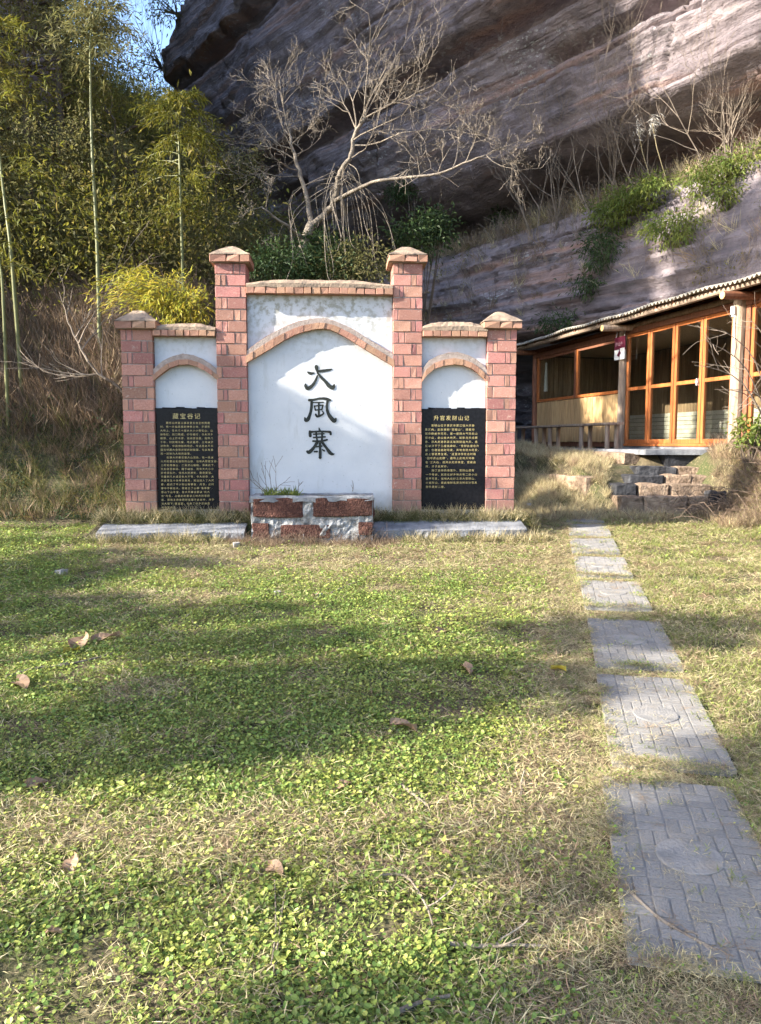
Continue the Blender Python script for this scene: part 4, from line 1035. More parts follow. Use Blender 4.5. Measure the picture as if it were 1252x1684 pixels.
def gp(u, v, y):    # base on the ground below that pixel
    p = at(u, v, y); return Vector((p.x, y, g(p.x, y)-.1))
bamboo('tall thin bamboo culm left of the memorial reaching up into the sky', [gp(164, 560, 12.4)] + bl([(160, 400, .1), (152, 250, .2), (149, 130, .4), (150, 55, .6), (165, 10, .7)], 12.4), .036, .66, 60, 34, 1.0, M_FLEAF)
bamboo('slim bamboo with layered yellow green sprays directly left of the tall left pillar', [gp(302, 480, 13.2)] + bl([(299, 380, 0), (296, 280, .1), (294, 200, .2), (300, 150, .3)], 13.2), .032, .30, 86, 40, 1.15)
bamboo('green leaning bamboo culm at the left picture edge', [gp(32, 520, 11.8)] + bl([(20, 430, 0), (8, 330, .1), (0, 260, .1), (-14, 120, .2), (-10, 20, .3)], 11.8), .034, .5, 40, 36, 1.2)
bamboo('short thin bamboo stem in front of the leaning culm', [gp(7, 540, 11.4)] + bl([(5, 480, 0), (0, 430, 0), (-8, 330, .1)], 11.4), .03, .6, 16, 26, .7)
# yellow-green arching bamboo bush rising behind the left coping
yb = thing('bamboo_bush', 'sunlit yellow green bamboo bush arching over the low left wall', 'bush', (-2.55, 10.5, g(-2.55, 10.5)))
m = MB(); L_ = MB()
for q in range(120):
    b0 = Vector((-2.55 + random.gauss(0, .16), 10.35 + random.uniform(-.15, .15), 2.2)); left = random.random() < .62
    e = at(random.gauss(238, 27) if left else random.gauss(302, 20), random.uniform(448, 505) if left else random.uniform(478, 530), 10.3 + random.uniform(-.45, .35))
    top = b0.lerp(e, .55) + Vector((0, 0, .32 + .15*random.random())); end = e + (e - top)*.35 + Vector((0, 0, -.12)); pts = smooth_poly([b0, top, e, end], 12)
    m.tube(pts, [.008 - .0005*i for i in range(13)], 3, False)
    nl = 34; ii = rng.integers(4, 13, nl); A = np.array([list(pts[i]) for i in ii]) + rng.normal(size=(nl, 3))*.05
    dd = np.array(end-top)/((end-top).length+1e-6); D_ = dd[None, :]*.9 + rng.normal(size=(nl, 3))*.45 + np.array([0, 0, -.35])
    L_.leaves(A, D_, rng.normal(size=(nl, 3))*.5 + np.array([0, 0, 1.]), .10*rng.uniform(.6, 1.3, nl), .014*rng.uniform(.8, 1.3, nl))
m.build('stems', M_CULM, yb); L_.build('foliage', M_YLEAF, yb)

# forest trees on the left slope: four kinds, copied
def forest_tree(label, h, r, mat, n=5200, base=(0, 0, 0), crown=.35, ln=.16, wd=.07):
    t = thing('forest_tree', label, 'tree', base); b = Vector(base); m = MB(); tips = []
    top = b + Vector((random.gauss(0, .25), random.gauss(0, .25), h*.9)); tr = smooth_poly([b + Vector((0,0,-.4)), b.lerp(top, .4) + Vector((.1, .05, 0)), top], 10)
    m.tube(tr, [.14*h/8*(1 - .8*i/10) for i in range(11)], 8)
    for q in range(15):
        i = random.randint(int(10*crown*.7), 10); a = random.uniform(0, 6.28); l = r*random.uniform(.38, .62)
        branchy(m, tr[i], (math.cos(a), math.sin(a), random.uniform(.1, .7)), l, .045*h/8, 2, .6, .03, 3, 4, .15, 5, tips)
    m.build('trunk', M_TRUNK, t)
    L_ = MB(); per = max(4, n//len(tips))
    for (p, d) in tips:
        A = np.array(p) + rng.normal(size=(per, 3))*np.array([.30, .30, .20])*r/2
        L_.leaves(A, rng.normal(size=(per, 3)) + np.array([0, 0, -.25]) + np.array(d)*.4, rng.normal(size=(per, 3))*.5 + np.array([0, 0, 1.]), ln*rng.uniform(.6, 1.3, per), wd*rng.uniform(.7, 1.2, per))
    L_.build('crown', mat, t); return t
def copy_tree(root, loc, rz, sc, label):
    r = root.copy(); scene.collection.objects.link(r); r.location = loc; r.rotation_euler = (0, 0, rz); r.scale = (sc, sc, sc); r['label'] = label
    for ch in root.children: c = ch.copy(); scene.collection.objects.link(c); c.parent = r
    return r
kinds = [forest_tree('', 8.5, 2.2, M_FLEAF, ln=.11, wd=.05, n=8500), forest_tree('', 9.5, 2.0, M_OLIVE, ln=.11, wd=.045, n=8500), forest_tree('', 7.5, 2.4, M_BLEAF, ln=.13, wd=.028, n=9000), forest_tree('', 6.5, 2.2, M_FLEAF, ln=.12, wd=.06, n=6500)]
FT = [  # (u of trunk, y, kind, scale, label)
    (70, 16.5, 0, .85, 'dark leafy tree behind the leaning bamboo culm on the left slope'), (-40, 15.0, 1, .8, 'olive tree cut by the left picture edge'), (200, 17.5, 2, .62, 'feathery tree behind the tall thin bamboo culm'),
    (120, 20.5, 1, .95, 'tall olive tree deep in the left wood under the sky'), (20, 21.0, 0, 1.25, 'big dark tree high on the left slope near the red rock'), (250, 22.0, 3, .62, 'small leaved dark tree in the gap below the sky'),
    (335, 21.5, 2, .62, 'feathery tree in front of the dark cliff left of the bare tree'), (-90, 19.0, 2, 1.2, 'feathery tall tree outside the left slope'), (165, 26.0, 0, .8, 'far dark tree on the slope under the sky gap'),
    (60, 27.0, 2, 1.4, 'far feathery tree at the upper left'), (290, 28.0, 1, .62, 'far olive tree beside the foot of the cliff'), (-30, 25.0, 3, 1.5, 'far dense tree at the upper left corner'), (225, 31.0, 3, .7, 'farthest dense tree below the sky gap'),
    (110, 14.6, 3, .5, 'low bushy tree behind the brown dry grass'), (15, 13.9, 1, .40, 'low olive tree between the two left bamboo culms'), (360, 18.5, 3, .55, 'low dark tree right behind the tall left pillar'), (235, 15.2, 0, .36, 'low leafy tree behind the yellow bamboo bush')]
used = set()
for (u, y, k, sc, lab) in FT:
    x = (u-626)/1265*y; loc = (x, y, g(x, y)-.1)
    if k not in used: used.add(k); r = kinds[k]; r.location = loc; r.rotation_euler = (0, 0, random.uniform(0, 6)); r.scale = (sc,)*3; r['label'] = lab
    else: r = copy_tree(kinds[k], loc, random.uniform(0, 6), sc, lab)
    r['group'] = 'trees on the left slope'
# tall trees outside the frame on the left whose shadows band the lawn
# red rock pillar at the upper left
m = MB(); kx = 36; kz = 40; rb_ = at(78, 330, 24)
rock = thing('rock_pillar', 'dark reddish rock pillar half hidden by leaves at the upper left', 'rock', (rb_.x, 24, g(rb_.x, 24)))
for k in range(kz+1):
    zz = g(rb_.x, 24) - 1 + 12.5*k/kz
    for i in range(kx):
        a = 2*math.pi*i/kx; rr = (1.15 - .25*k/kz)*(1 + .25*float(fbm(math.cos(a)*1.2, math.sin(a)*1.2, zz*.5, s=130)) + .10*(float(_hash(np.array([math.floor(zz*1.6)]), np.array([0]), np.array([0]), 3)[0])-.5))
        m.v.append((rb_.x - .6 + rr*1.1*math.cos(a), 24 + rr*math.sin(a), zz))
for k in range(kz):
    for i in range(kx): m.f.append((k*kx+i, k*kx+(i+1)%kx, (k+1)*kx+(i+1)%kx, (k+1)*kx+i))
m.f.append(tuple(kz*kx+i for i in range(kx)))
m.build('rock_face', M_ROCK, rock, smooth=False)

# shrubs behind the wall and along the ledge
p = at(460, 430, 13.0); leafy('evergreen_bush', 'dark green bush at the foot of the bare tree behind the left coping', 'bush', (p.x, 13.0, g(p.x, 13)), [((p.x, 13, p.z-.1), (.65, .45, .28)), ((p.x+.75, 13.4, p.z-.12), (.5, .4, .26))], 3400, .085, .04, M_DGREEN)
p = at(590, 430, 13.2); leafy('evergreen_bush', 'olive tangled bush behind the high wall right of the bare trunk', 'bush', (p.x, 13.2, g(p.x, 13.2)), [((p.x, 13.2, p.z-.1), (.7, .45, .30))], 2200, .08, .03, M_FLEAF)
p = at(690, 390, 17.0); leafy('evergreen_bush', 'dark green bush behind the tall right pillar under the cave', 'bush', (p.x, 17, g(p.x, 17)), [((p.x, 17, p.z), (.55, .45, .4)), ((p.x+.35, 17.3, p.z+.35), (.35, .35, .3))], 2000, .11, .05, M_DGREEN)
p = at(530, 410, 13.8); leafy('evergreen_bush', 'green leafy bush under the hanging dead vines', 'bush', (p.x, 13.8, g(p.x, 13.8)), [((p.x, 13.8, p.z-.1), (.55, .45, .28))], 1800, .09, .04, M_DGREEN)
for (u, v, lab) in ((842, 357, 'small round green bush on the cliff ledge below the dark cave'), (672, 318, 'small green bush clinging to the rock above the tall right pillar'), (1015, 312, 'small green bush on the ledge at the cave mouth')):
    p = cliff_at(u, v, .25); leafy('evergreen_bush', lab, 'bush', p - Vector((0, 0, .35)), [(p, (.42, .35, .3))], 900, .12, .06, M_DGREEN, nclump=14)
# bright green sprays hanging down the slab above the cabin
for (u, v, ru, rv, n, mt, lab) in ((1030, 350, 44, 30, 2600, M_GREEN, 'feathery green shrub at the top of the green strip on the slab'), (1118, 378, 48, 22, 2600, M_GREEN, 'bright green drooping shrub in the middle of the sunlit slab'), (1085, 320, 50, 22, 2200, M_GREEN, 'green fern like shrub below the dry ledge grass'),
        (1000, 410, 26, 40, 1900, M_DGREEN, 'shaded green creeper hanging over the banded rock'), (1180, 300, 44, 16, 1800, M_GREEN, 'yellow green shrub line on the upper right slope'), (1228, 268, 30, 16, 1400, M_GREEN, 'yellow green shrub at the right picture edge above the roof'), (980, 470, 14, 18, 700, M_DGREEN, 'small creeper patch low on the banded rock'),
        (1200, 325, 26, 10, 800, M_GREEN, 'thin green creeper across the smooth sunlit slab'), (930, 532, 34, 12, 900, M_DGREEN, 'dark fern patch above the far end of the roof')):
    a = cliff_at(u, v, .25); s1 = abs((cliff_at(u+ru, v) - cliff_at(u-ru, v)).length)/2
    leafy('slope_shrub', lab, 'shrub', a - Vector((0, 0, .2)), [(a, (min(s1, 1.1)*.7, min(s1, 1.1)*.6, rv/1265*18))], int(n*.62), .15, .035, mt, stems=5, droop=.6, nclump=26, clump=.36)
# dense small trees beside the lawn, left of the frame, whose shadows band the grass and the foot of the memorial
for (lab, shape, n, tr) in (
    ('dense dark tree left of the lawn throwing the broad shadow band', [((-9.2, .92, 3.7), (.5, .22, .36)), ((-9.1, 1.08, 4.42), (.5, .26, .36)), ((-8.9, 1.30, 5.1), (.5, .17, .34)), ((-9.0, 1.62, 4.6), (.3, .08, .3))], 3600, (-9.2, 1.2)),
    ('low broad tree beside the left end of the lawn', [((-9.0, 5.5, 3.3), (.8, .8, .6)), ((-9.3, 4.8, 3.1), (.6, .4, .5))], 4200, (-9.1, 5.3)),
    ('thin young tree beside the lawn with one small crown', [((-9.1, 2.5, 4.5), (.32, .12, .25))], 600, (-9.1, 2.5)),
    ('tall tree behind the camera shading the near path', [((-9.0, -.75, 5.55), (.6, .5, .42)), ((-8.8, .1, 6.0), (.35, .2, .3)), ((-9.2, -1.4, 5.1), (.6, .4, .5))], 3600, (-9.0, -.75)),
    ('slender tree beside the lawn shading the middle path slab', [((-9.0, 1.95, 5.8), (.4, .2, .35))], 1000, (-9.0, 2.0)),
    ('round dense tree left of the memorial shading its foot', [((-9.0, 7.35, 5.2), (.7, .42, .95)), ((-9.0, 6.88, 5.3), (.6, .26, .95)), ((-9.1, 7.7, 4.9), (.5, .3, .8))], 5200, (-9.1, 7.3)),
    ('broad dark tree left of the memorial shading the dry bank', [((-9.2, 10.4, 4.1), (.8, 1.0, 1.0)), ((-9.4, 11.6, 4.6), (.7, .7, .9))], 3600, (-9.3, 10.8)),
    ('small loose tree behind the camera', [((-9.2, 3.3, 4.0), (.6, .08, .5)), ((-9.4, 3.9, 3.6), (.5, .10, .4))], 1300, (-9.3, .3))):
    leafy('broadleaf_tree', lab, 'tree', (tr[0], tr[1], g(*tr)-.1), shape, int(n*.72), .2, .11, M_FLEAF, stems=5, nclump=30, clump=.25, twig=.02, group='dense trees left of the lawn')
for (lab, shape, n) in (('unseen thin crowned tree added on the left mountain crest to dapple the cliff', [((-20, 5.0, 24.2), (1.6, 1.6, 2.4)), ((-20, 7.0, 26), (1.6, 1.6, 2.6))], 1300), ('second unseen tree added on the mountain crest to shade the cliff slab', [((-20.5, 8.9, 20.3), (1.2, .9, 1.7)), ((-21, 3.4, 26), (1.5, 1.8, 2.5))], 1500)):
    c = shape[0][0]; leafy('added_crest_tree', lab, 'tree', (c[0], c[1], g(c[0], c[1])-.2), shape, n, .5, .22, M_FLEAF, stems=2, nclump=26, clump=.8, twig=.04, group='unseen crest trees added to shade the cliff')  # sparse unseen crowns added to break up the sun on the cliff
def ledge_pt(u, z=7.65):
    """point of the ledge's edge that stands under that column of the photograph"""
    best = min((abs(p.x/p.y*FPX*1.02 + IW/2 - u), k) for k, p in ((k, cliff_pt(k*.2, z)) for k in range(125)))
    return cliff_pt(best[1]*.2, z, .05)
# bare saplings on the ledge
for (u, v, h, lab) in ((1050, 285, 3.1, 'tall forked bare sapling on the ledge in the middle right'), (1150, 245, 2.5, 'bare sapling with fine twigs near the right end of the ledge'), (968, 300, 2.6, 'thin bare sapling left of the forked one on the ledge'), (910, 345, 2.9, 'slanting bare sapling in front of the dark cave'), (1195, 225, 2.0, 'pale bare shrub with sunlit twigs at the right'), (1012, 300, 2.0, 'short bare sapling among dry ledge grass'), (720, 470, 3.0, 'thin grey dead stem behind the tall right pillar'), (878, 330, 2.3, 'slender bare sapling at the left end of the cave mouth')):
    p = ledge_pt(u); t = thing('bare_sapling', lab, 'sapling', p, 0, 'bare saplings on the cliff ledge'); m = MB()
    for k in range(random.randint(2, 3)): branchy(m, p + Vector((random.gauss(0, .08), random.gauss(0, .08), -.2)), (CN.x*.42 + random.gauss(0, .22), CN.y*.42 + random.gauss(0, .15), 1), h*random.uniform(.7, 1.05), .022, 3, .6, .08, 4, 6, .10, 4)
    m.build('stems', M_TWIG, t)
# reed plumes
for k, (u, v, lab) in enumerate(((1075, 235, 'pale reed plume nearest the forked sapling'), (1092, 222, 'pale reed plume right of the other plume'))):
    p = ledge_pt(u) + CN*.75 + Vector((0, 0, 1.35)); t = thing('reed_plume', lab, 'reed', p - Vector((0, 0, 1.3)), 0, 'reed plumes on the ledge'); m = MB(); m.tube([p - CN*.75 - Vector((0, 0, 1.35)), p - CN*.2 - Vector((0, 0, .5)), p], .010, 4)
    m.build('stem', M_STRAW, t); L_ = MB(); A = np.array(p) + rng.normal(size=(70, 3))*np.array([.05, .05, .12]); L_.leaves(A, rng.normal(size=(70, 3))*.4 + np.array([.3, 0, -.6]), rng.normal(size=(70, 3)), .16, .012); L_.build('plume', M_PLUME, t)
# brushwood and a small bush at the right edge, the bare twig in front of the doors
p = at(1236, 705, 11.3); leafy('small_bush', 'bright green small bush before the log post at the right edge', 'bush', (p.x, 11.3, g(p.x, 11.3)), [((p.x, 11.3, p.z), (.20, .2, .18)), ((p.x+.12, 11.3, p.z-.12), (.18, .2, .14))], 620, .09, .045, M_GREEN, nclump=12, clump=.14)
t = thing('bare_shrub', 'leafless grey shrub with arching twigs in front of the log post', 'shrub', (6.0, 11.6, g(6.0, 11.6))); m = MB()
for e in ((1160, 560), (1150, 600), (1185, 540), (1200, 640), (1240, 560), (1175, 640), (1230, 520)):
    q = at(e[0], e[1], 11.3 + random.uniform(-.2, .3)); b0 = Vector((6.0, 11.6, g(6.0, 11.6))); pts = smooth_poly([b0, b0.lerp(q, .6) + Vector((.15, 0, .25)), q], 8); m.tube(pts, [.016 - .0016*i for i in range(9)], 5, False)
    for _ in range(3): branchy(m, pts[random.randint(3, 7)], (random.gauss(-.4, .5), random.gauss(0, .3), random.gauss(.3, .4)), .45, .006, 1, .5, .05, 2, 4, .12, 3)
m.build('twigs', M_TWIG, t)
t = thing('bare_shrub', 'leafless crooked branch leaning against the left end pillar', 'shrub', (-3.55, 9.75, g(-3.55, 9.75))); m = MB()
b0 = Vector((-3.5, 9.9, 1.5)); 
limb(m, [Vector((-2.9, 10.15, g(-2.9, 10.15))), at(215, 662, 10.0), at(163, 615, 9.85), at(135, 575, 9.9), at(112, 530, 10)], .026, .010, 6)
for (a, b_) in (((163, 615), (60, 600)), ((163, 615), (75, 632)), ((168, 620), (158, 540)), ((130, 565), (175, 455)), ((125, 555), (150, 500)), ((135, 575), (190, 500)), ((112, 530), (105, 480))):
    q = at(*a, 9.86); e = at(*b_, 10.0 + random.uniform(-.3, .4)); branchy(m, q, e-q, (e-q).length, .011, 2, .45, .03, 3, 5, .10, 4)
m.build('twigs', M_TWIG, t)
# brushwood heap right of the steps
t = thing('brushwood_heap', 'heap of dead brown brushwood right of the lowest step', 'brushwood', (5.0, 10.7, g(5.0, 10.7))); m = MB()
for k in range(150):
    x, y = 5.0 + random.gauss(0, .42), 10.7 + random.gauss(0, .28); b0 = Vector((x, y, g(x, y) + random.uniform(0, .25))); a = random.uniform(0, 6.28); l = random.uniform(.3, .9)
    m.tube(smooth_poly([b0, b0 + Vector((math.cos(a)*l*.5, math.sin(a)*l*.5, random.uniform(.0, .22))), b0 + Vector((math.cos(a)*l, math.sin(a)*l, random.uniform(-.1, .12)))], 5), [.006, .005, .005, .004, .003, .002], 3, False)
m.build('sticks', M_DTWIG, t)
# weeds in the planter
t = thing('weed_tuft', 'yellow green weeds with dry stalks growing in the stone planter', 'weeds', ((px0+px1)/2-.35, PLY+.2, pzt)); L_ = MB(); m = MB()
for k in range(70):
    b0 = np.array([px0 + .12 + .42*random.random(), PLY + random.uniform(.08, .3), pzt]); n = 5
    L_.leaves(np.repeat(b0[None], n, 0) + rng.normal(size=(n, 3))*.015, rng.normal(size=(n, 3))*.6 + np.array([0, 0, 1.1]), rng.normal(size=(n, 3)) + np.array([0, -1, .3]), rng.uniform(.04, .12, n), .012)
for (a, b_) in (((440, 808), (428, 770)), ((447, 808), (443, 778)), ((440, 810), (412, 790)), ((436, 810), (405, 782)), ((455, 808), (457, 768)), ((580, 808), (583, 795)), ((490, 808), (494, 792)), ((452, 806), (470, 790))):
    q, e = at(*a, PLY+.2), at(*b_, PLY+.15); branchy(m, q, e-q, (e-q).length, .005, 1, .5, 0, 3, 4, .08, 4)
m.build('stalks', M_TWIG, t); L_.build('foliage', M_GREEN, t)

# ------------------------------------------------------------------ ground cover (nobody could count it)
def tuft(kind, mat, k):
    m = MB()
    if kind == 'clover':
        n = 24; P = np.stack([rng.normal(0, .036, n), rng.normal(0, .035, n), rng.uniform(.004, .034, n)], 1); a = rng.uniform(0, 6.28, n)
        D_ = np.stack([np.cos(a), np.sin(a), rng.normal(.05, .3, n)], 1); m.round_leaves(P, D_, rng.normal(size=(n, 3))*.35 + np.array([0, 0, 1.]), rng.uniform(.007, .018, n), rng.uniform(.007, .0145, n))
    elif kind == 'blade':
        n = 26; P = np.stack([rng.normal(0, .03, n), rng.normal(0, .03, n), np.zeros(n)], 1); a = rng.uniform(0, 6.28, n); D_ = np.stack([np.cos(a), np.sin(a), rng.uniform(.3, 1.6, n)], 1)
        m.leaves(P, D_, rng.normal(size=(n, 3))*.3 + np.array([0, 0, .6]), rng.uniform(.02, .05, n), rng.uniform(.002, .0042, n), .1)
    elif kind == 'straw':
        n = 34; P = np.stack([rng.normal(0, .04, n), rng.normal(0, .04, n), rng.uniform(.002, .02, n)], 1); a = rng.uniform(0, 6.28, n); D_ = np.stack([np.cos(a), np.sin(a), rng.uniform(-.05, .55, n)], 1)
        m.leaves(P, D_, rng.normal(size=(n, 3))*.3 + np.array([0, 0, 1.]), rng.uniform(.02, .06, n), rng.uniform(.0016, .0034, n), .1)
    elif kind == 'tall':
        n = 26; P = np.stack([rng.normal(0, .06, n), rng.normal(0, .06, n), np.zeros(n)], 1); a = rng.uniform(0, 6.28, n); D_ = np.stack([np.cos(a)*.55, np.sin(a)*.55, rng.uniform(.6, 1.5, n)], 1)
        m.leaves(P, D_, rng.normal(size=(n, 3))*.3 + np.array([0, -.6, .6]), rng.uniform(.2, .55, n), rng.uniform(.005, .011, n), .1)
    elif kind == 'bush':
        n = 46; P = rng.normal(size=(n, 3))*np.array([.10, .10, .06]) + np.array([0, 0, .09]); m.leaves(P, rng.normal(size=(n, 3)) + np.array([0, 0, .3]), rng.normal(size=(n, 3))*.5 + np.array([0, 0, 1.]), rng.uniform(.03, .07, n), rng.uniform(.015, .032, n), .15)
    elif kind == 'twiggy':
        for q in range(12):
            a = random.uniform(0, 6.28); b0 = Vector((random.gauss(0, .08), random.gauss(0, .08), 0)); l = random.uniform(.25, .8)
            m.tube([b0, b0 + Vector((math.cos(a)*l*.3, math.sin(a)*l*.3, l*.7)), b0 + Vector((math.cos(a)*l*.6, math.sin(a)*l*.6, l*.9))], [.005, .004, .002], 3, False)
    elif kind == 'spray':
        n = 420; P = rng.normal(size=(n, 3))*np.array([.55, .55, .42]) + np.array([0, 0, .5]); m.leaves(P, rng.normal(size=(n, 3)) + np.array([0, 0, -.2]), rng.normal(size=(n, 3))*.5 + np.array([0, 0, 1.]), rng.uniform(.05, .11, n), rng.uniform(.02, .042, n), .15)
    return m.mesh('tuft', mat)
def dens_pts(n, x0, x1, y0, y1): return rng.uniform(x0, x1, n), rng.uniform(y0, y1, n)
def in_slab(x, y, grow=0.):
    r = np.zeros(len(x), bool); c, s_ = math.cos(PROT), math.sin(PROT)
    for (xc, yc, w, l) in PATH:
        lx = (x-xc)*c + (y-yc)*s_; ly = -(x-xc)*s_ + (y-yc)*c
        e = grow + .005 + .05*vnoise(x*6, y*6, s=140) + .03*vnoise(x*21, y*21, s=141)
        r |= (np.abs(lx) < w/2 + e - .01) & (np.abs(ly) < l/2 + e - .015)
    return r
XS, YS = [], []
for (ya, yb, per) in ((1.5, 3.2, 2100), (3.2, 5.0, 1250), (5.0, 7.5, 650), (7.5, 11.3, 420)):
    xw = .5*yb + .8; n = int(per*(yb-ya)*2*xw); a, b_ = dens_pts(n, -xw, xw, ya, yb); XS.append(a); YS.append(b_)
for (ya, yb, per) in ((1.6, 4.5, 1300), (4.5, 7.5, 700), (7.5, 11.4, 420)):      # trodden strip along the path
    n = int(per*(yb-ya)*1.1); b_ = rng.uniform(ya, yb, n); XS.append(.217*(b_-2.57) + 1.03 + rng.normal(0, .30, n)); YS.append(b_)
LX, LY = np.concatenate(XS), np.concatenate(YS)
ok = ~in_slab(LX, LY) | (rng.random(len(LX)) < .03)
foot_l = np.where(LX < -3.3, 9.9, 9.0 + .06*LX)
ok &= (LY < foot_l + .1) | (LX > 2.0)
ok &= ~((LX > px0-.03) & (LX < px1+.03) & (LY > PLY-.02) & (LY < 9.5))
LX, LY = LX[ok], LY[ok]; n = len(LX)
pc = np.array([.217*(y-2.57) + 1.03 for y in LY]); off = LX - pc
dry = sst(-.75, -.28, off + .18*fbm(LX*1.5, LY*1.5, s=150)) + .55*sst(.12, .36, fbm(LX*1.1, LY*1.5, s=151)) + .22 + .8*sst(6.4, 7.9, LY + .5*fbm(LX*.9, LY*.9, s=158))*sst(-3.6, -1.6, LX)
dry = np.clip(dry - .35*sst(-.1, .4, fbm(LX*1.1, LY*1.1, s=152))*(off > .2), 0, .97)
keep = rng.random(n) > .75*sst(.12, .40, fbm(LX*2.3, LY*2.3, s=153))*(np.abs(off) > .5)
u_ = rng.random(n); gn = fbm(LX*1.6, LY*1.6, s=155)
isdry = u_ < dry*.92
gr = rng.random(n)
bladey = sst(-.2, .3, off)
idx = np.where(isdry, np.where(gr < .60 - .25*(off > .25), 6 + (gr*97).astype(int) % 2, np.where(gr < .75, 4 + (gr*89).astype(int) % 2, 8)), np.where(gr < .30 + .6*bladey, 4 + (gr*71).astype(int) % 2, np.where(gn + .3*rng.normal(size=n) > .12, 2 + (gr*53).astype(int) % 2, (gr*61).astype(int) % 2)))
LX, LY, idx = LX[keep], LY[keep], idx[keep]; n = len(LX)
far = (1 + .07*np.clip(LY-2.5, 0, 9))*np.where(np.abs(off[keep]) < .38, .62, 1)
M_CLOVER2 = leafm('yellow_clover_leaf', (.20, .25, .06), (.32, .36, .085), (.44, .45, .14), .34, .35, .025, .5, .35)
M_CLOVERD = M_CLOVER
src = [tuft('clover', M_CLOVERD, 0), tuft('clover', M_CLOVERD, 1), tuft('clover', M_CLOVER2, 2), tuft('clover', M_CLOVER2, 3), tuft('blade', M_BLADE, 4), tuft('blade', M_BLADE, 5), tuft('straw', M_STRAW, 6), tuft('straw', M_STRAW, 7), tuft('straw', M_BROWNG, 8)]
rot = np.stack([rng.normal(0, .12, n), rng.normal(0, .12, n), rng.uniform(0, 6.28, n)], 1)
LZ = G(LX, LY) - .002
for (xc, yc, w, l) in PATH:
    c, q = math.cos(PROT), math.sin(PROT); ins = (np.abs((LX-xc)*c + (LY-yc)*q) < w/2 + .03) & (np.abs(-(LX-xc)*q + (LY-yc)*c) < l/2 + .03)
    LZ = np.where(ins, np.maximum(LZ, .037*LY + .030), LZ)
scatter('lawn_plants', np.stack([LX, LY, LZ], 1), rot, far*rng.uniform(.5, 1.35, n), idx, src, 'low clover, grass and dry straw covering the lawn', 'grass')
# bank vegetation: brown dry grass on top, green-brown cover below
n = 15000; BX, BY = dens_pts(n, -9.5, 1.6, 9.3, 15.5)
zz = G(BX, BY); ht = zz - .4
ok = (ht > .05) & (rng.random(n) < .9) & ~((BX > -3.45) & (BX < 1.9) & (BY < 10.05 + .06*BX)) & (BX > -.62*BY - .5)
BX, BY, ht = BX[ok], BY[ok], ht[ok]; n = len(BX)
f = sst(.9, 1.7, ht + .5*fbm(BX*.8, BY*.8, s=160)); gr = rng.random(n)
idx = np.where(gr < f*.85, np.where(rng.random(n) < .82, rng.integers(0, 2, n), 5), np.where(rng.random(n) < .42, 2, np.where(rng.random(n) < .45, 4, np.where(rng.random(n) < .5, 3, 1))))
idx = np.where((BX > -2.9) & (rng.random(n) < .5), 2, idx)
src = [tuft('tall', M_BROWNG, 0), tuft('tall', M_BROWNG, 1), tuft('bush', M_DGREEN, 2), tuft('bush', M_OLIVE, 3), tuft('tall', M_FLEAF, 4), tuft('twiggy', M_DTWIG, 5)]
scatter('bank_vegetation', np.stack([BX, BY, G(BX, BY) - .02], 1), np.stack([rng.normal(0, .22, n), rng.normal(0, .22, n), rng.uniform(0, 6.28, n)], 1), np.where(f > .5, rng.uniform(.7, 1.35, n), rng.uniform(.45, .85, n)), idx, src, 'brown dry grass and low leafy cover on the left bank', 'vegetation')
# fringe at the wall foot, behind the kerbs and right of the path up to the terrace
pts = []; 
for k in range(1500):
    lx = random.uniform(-3.4, 1.95); q = WM @ Vector((lx, random.uniform(-.20, -.0), 0)); pts.append((q.x, q.y, 0))
for k in range(900):
    lx = random.uniform(-3.4, 1.95); q = WM @ Vector((lx, random.uniform(-.72, -.52), 0)); pts.append((q.x, q.y, 4 if px0-.3 < q.x < px1+.35 else 0))
for k in range(260): pts.append((random.uniform(px0-.15, px1+.3), PLY - abs(random.gauss(0, .10)) - .06, 4))
for k in range(7000):
    x, y = random.uniform(4.5, 8.2), random.uniform(8.4, 12.6)
    if x > (5.8 if y < 12.5 else 7.55 - .25*y) and y > 9.6: continue
    if 11.0 < y and 3.35 + .3*(y-11.3) < x < 4.95 + .33*(y-11.3): continue
    if y < 9.9 and x < 5.0: continue
    pts.append((x, y, 2))
for k in range(5200):
    x, y = random.uniform(2.0, 4.2), random.uniform(10.6, 17.5)
    if x + .25*y > 7.4 or (11.0 < y < 13.2 and x > 3.35 + .3*(y-11.3)): continue
    if abs(x - (.217*(y-2.57)+1.03)) < .3 and y < 10.6: continue
    pts.append((x, y, 3))
pts = np.array(pts); n = len(pts); gr = rng.random(n); kx_ = pts[:, 2]
idx = np.select([kx_ == 0, kx_ == 4, kx_ == 2], [np.where(gr < .55, 0, np.where(gr < .8, 2, 3)), np.where(gr < .6, 1, np.where(gr < .8, 4, 2)), np.where(gr < .5, 1, np.where(gr < .64, 4, np.where(gr < .88, 3, 0)))], np.where(gr < .55, 3, np.where(gr < .72, 1, np.where(gr < .86, 2, 0))))
src = [tuft('bush', M_FLEAF, 0), tuft('tall', M_BROWNG, 1), tuft('blade', M_BLADE, 2), tuft('tall', M_STRAW, 3), tuft('twiggy', M_DTWIG, 4)]
scb = np.select([kx_ == 0, kx_ == 4, kx_ == 2], [.42, .26, .46], .42)*rng.uniform(.6, 1.2, n)
scb = np.where(idx == 2, scb*2.4, scb)
scatter('verge_plants', np.stack([pts[:, 0], pts[:, 1], G(pts[:, 0], pts[:, 1]) - .015], 1), np.stack([rng.normal(0, .25, n), rng.normal(0, .25, n), rng.uniform(0, 6.28, n)], 1), scb, idx, src, 'weeds and dry grass along the wall foot, kerbs and terrace bank', 'vegetation')
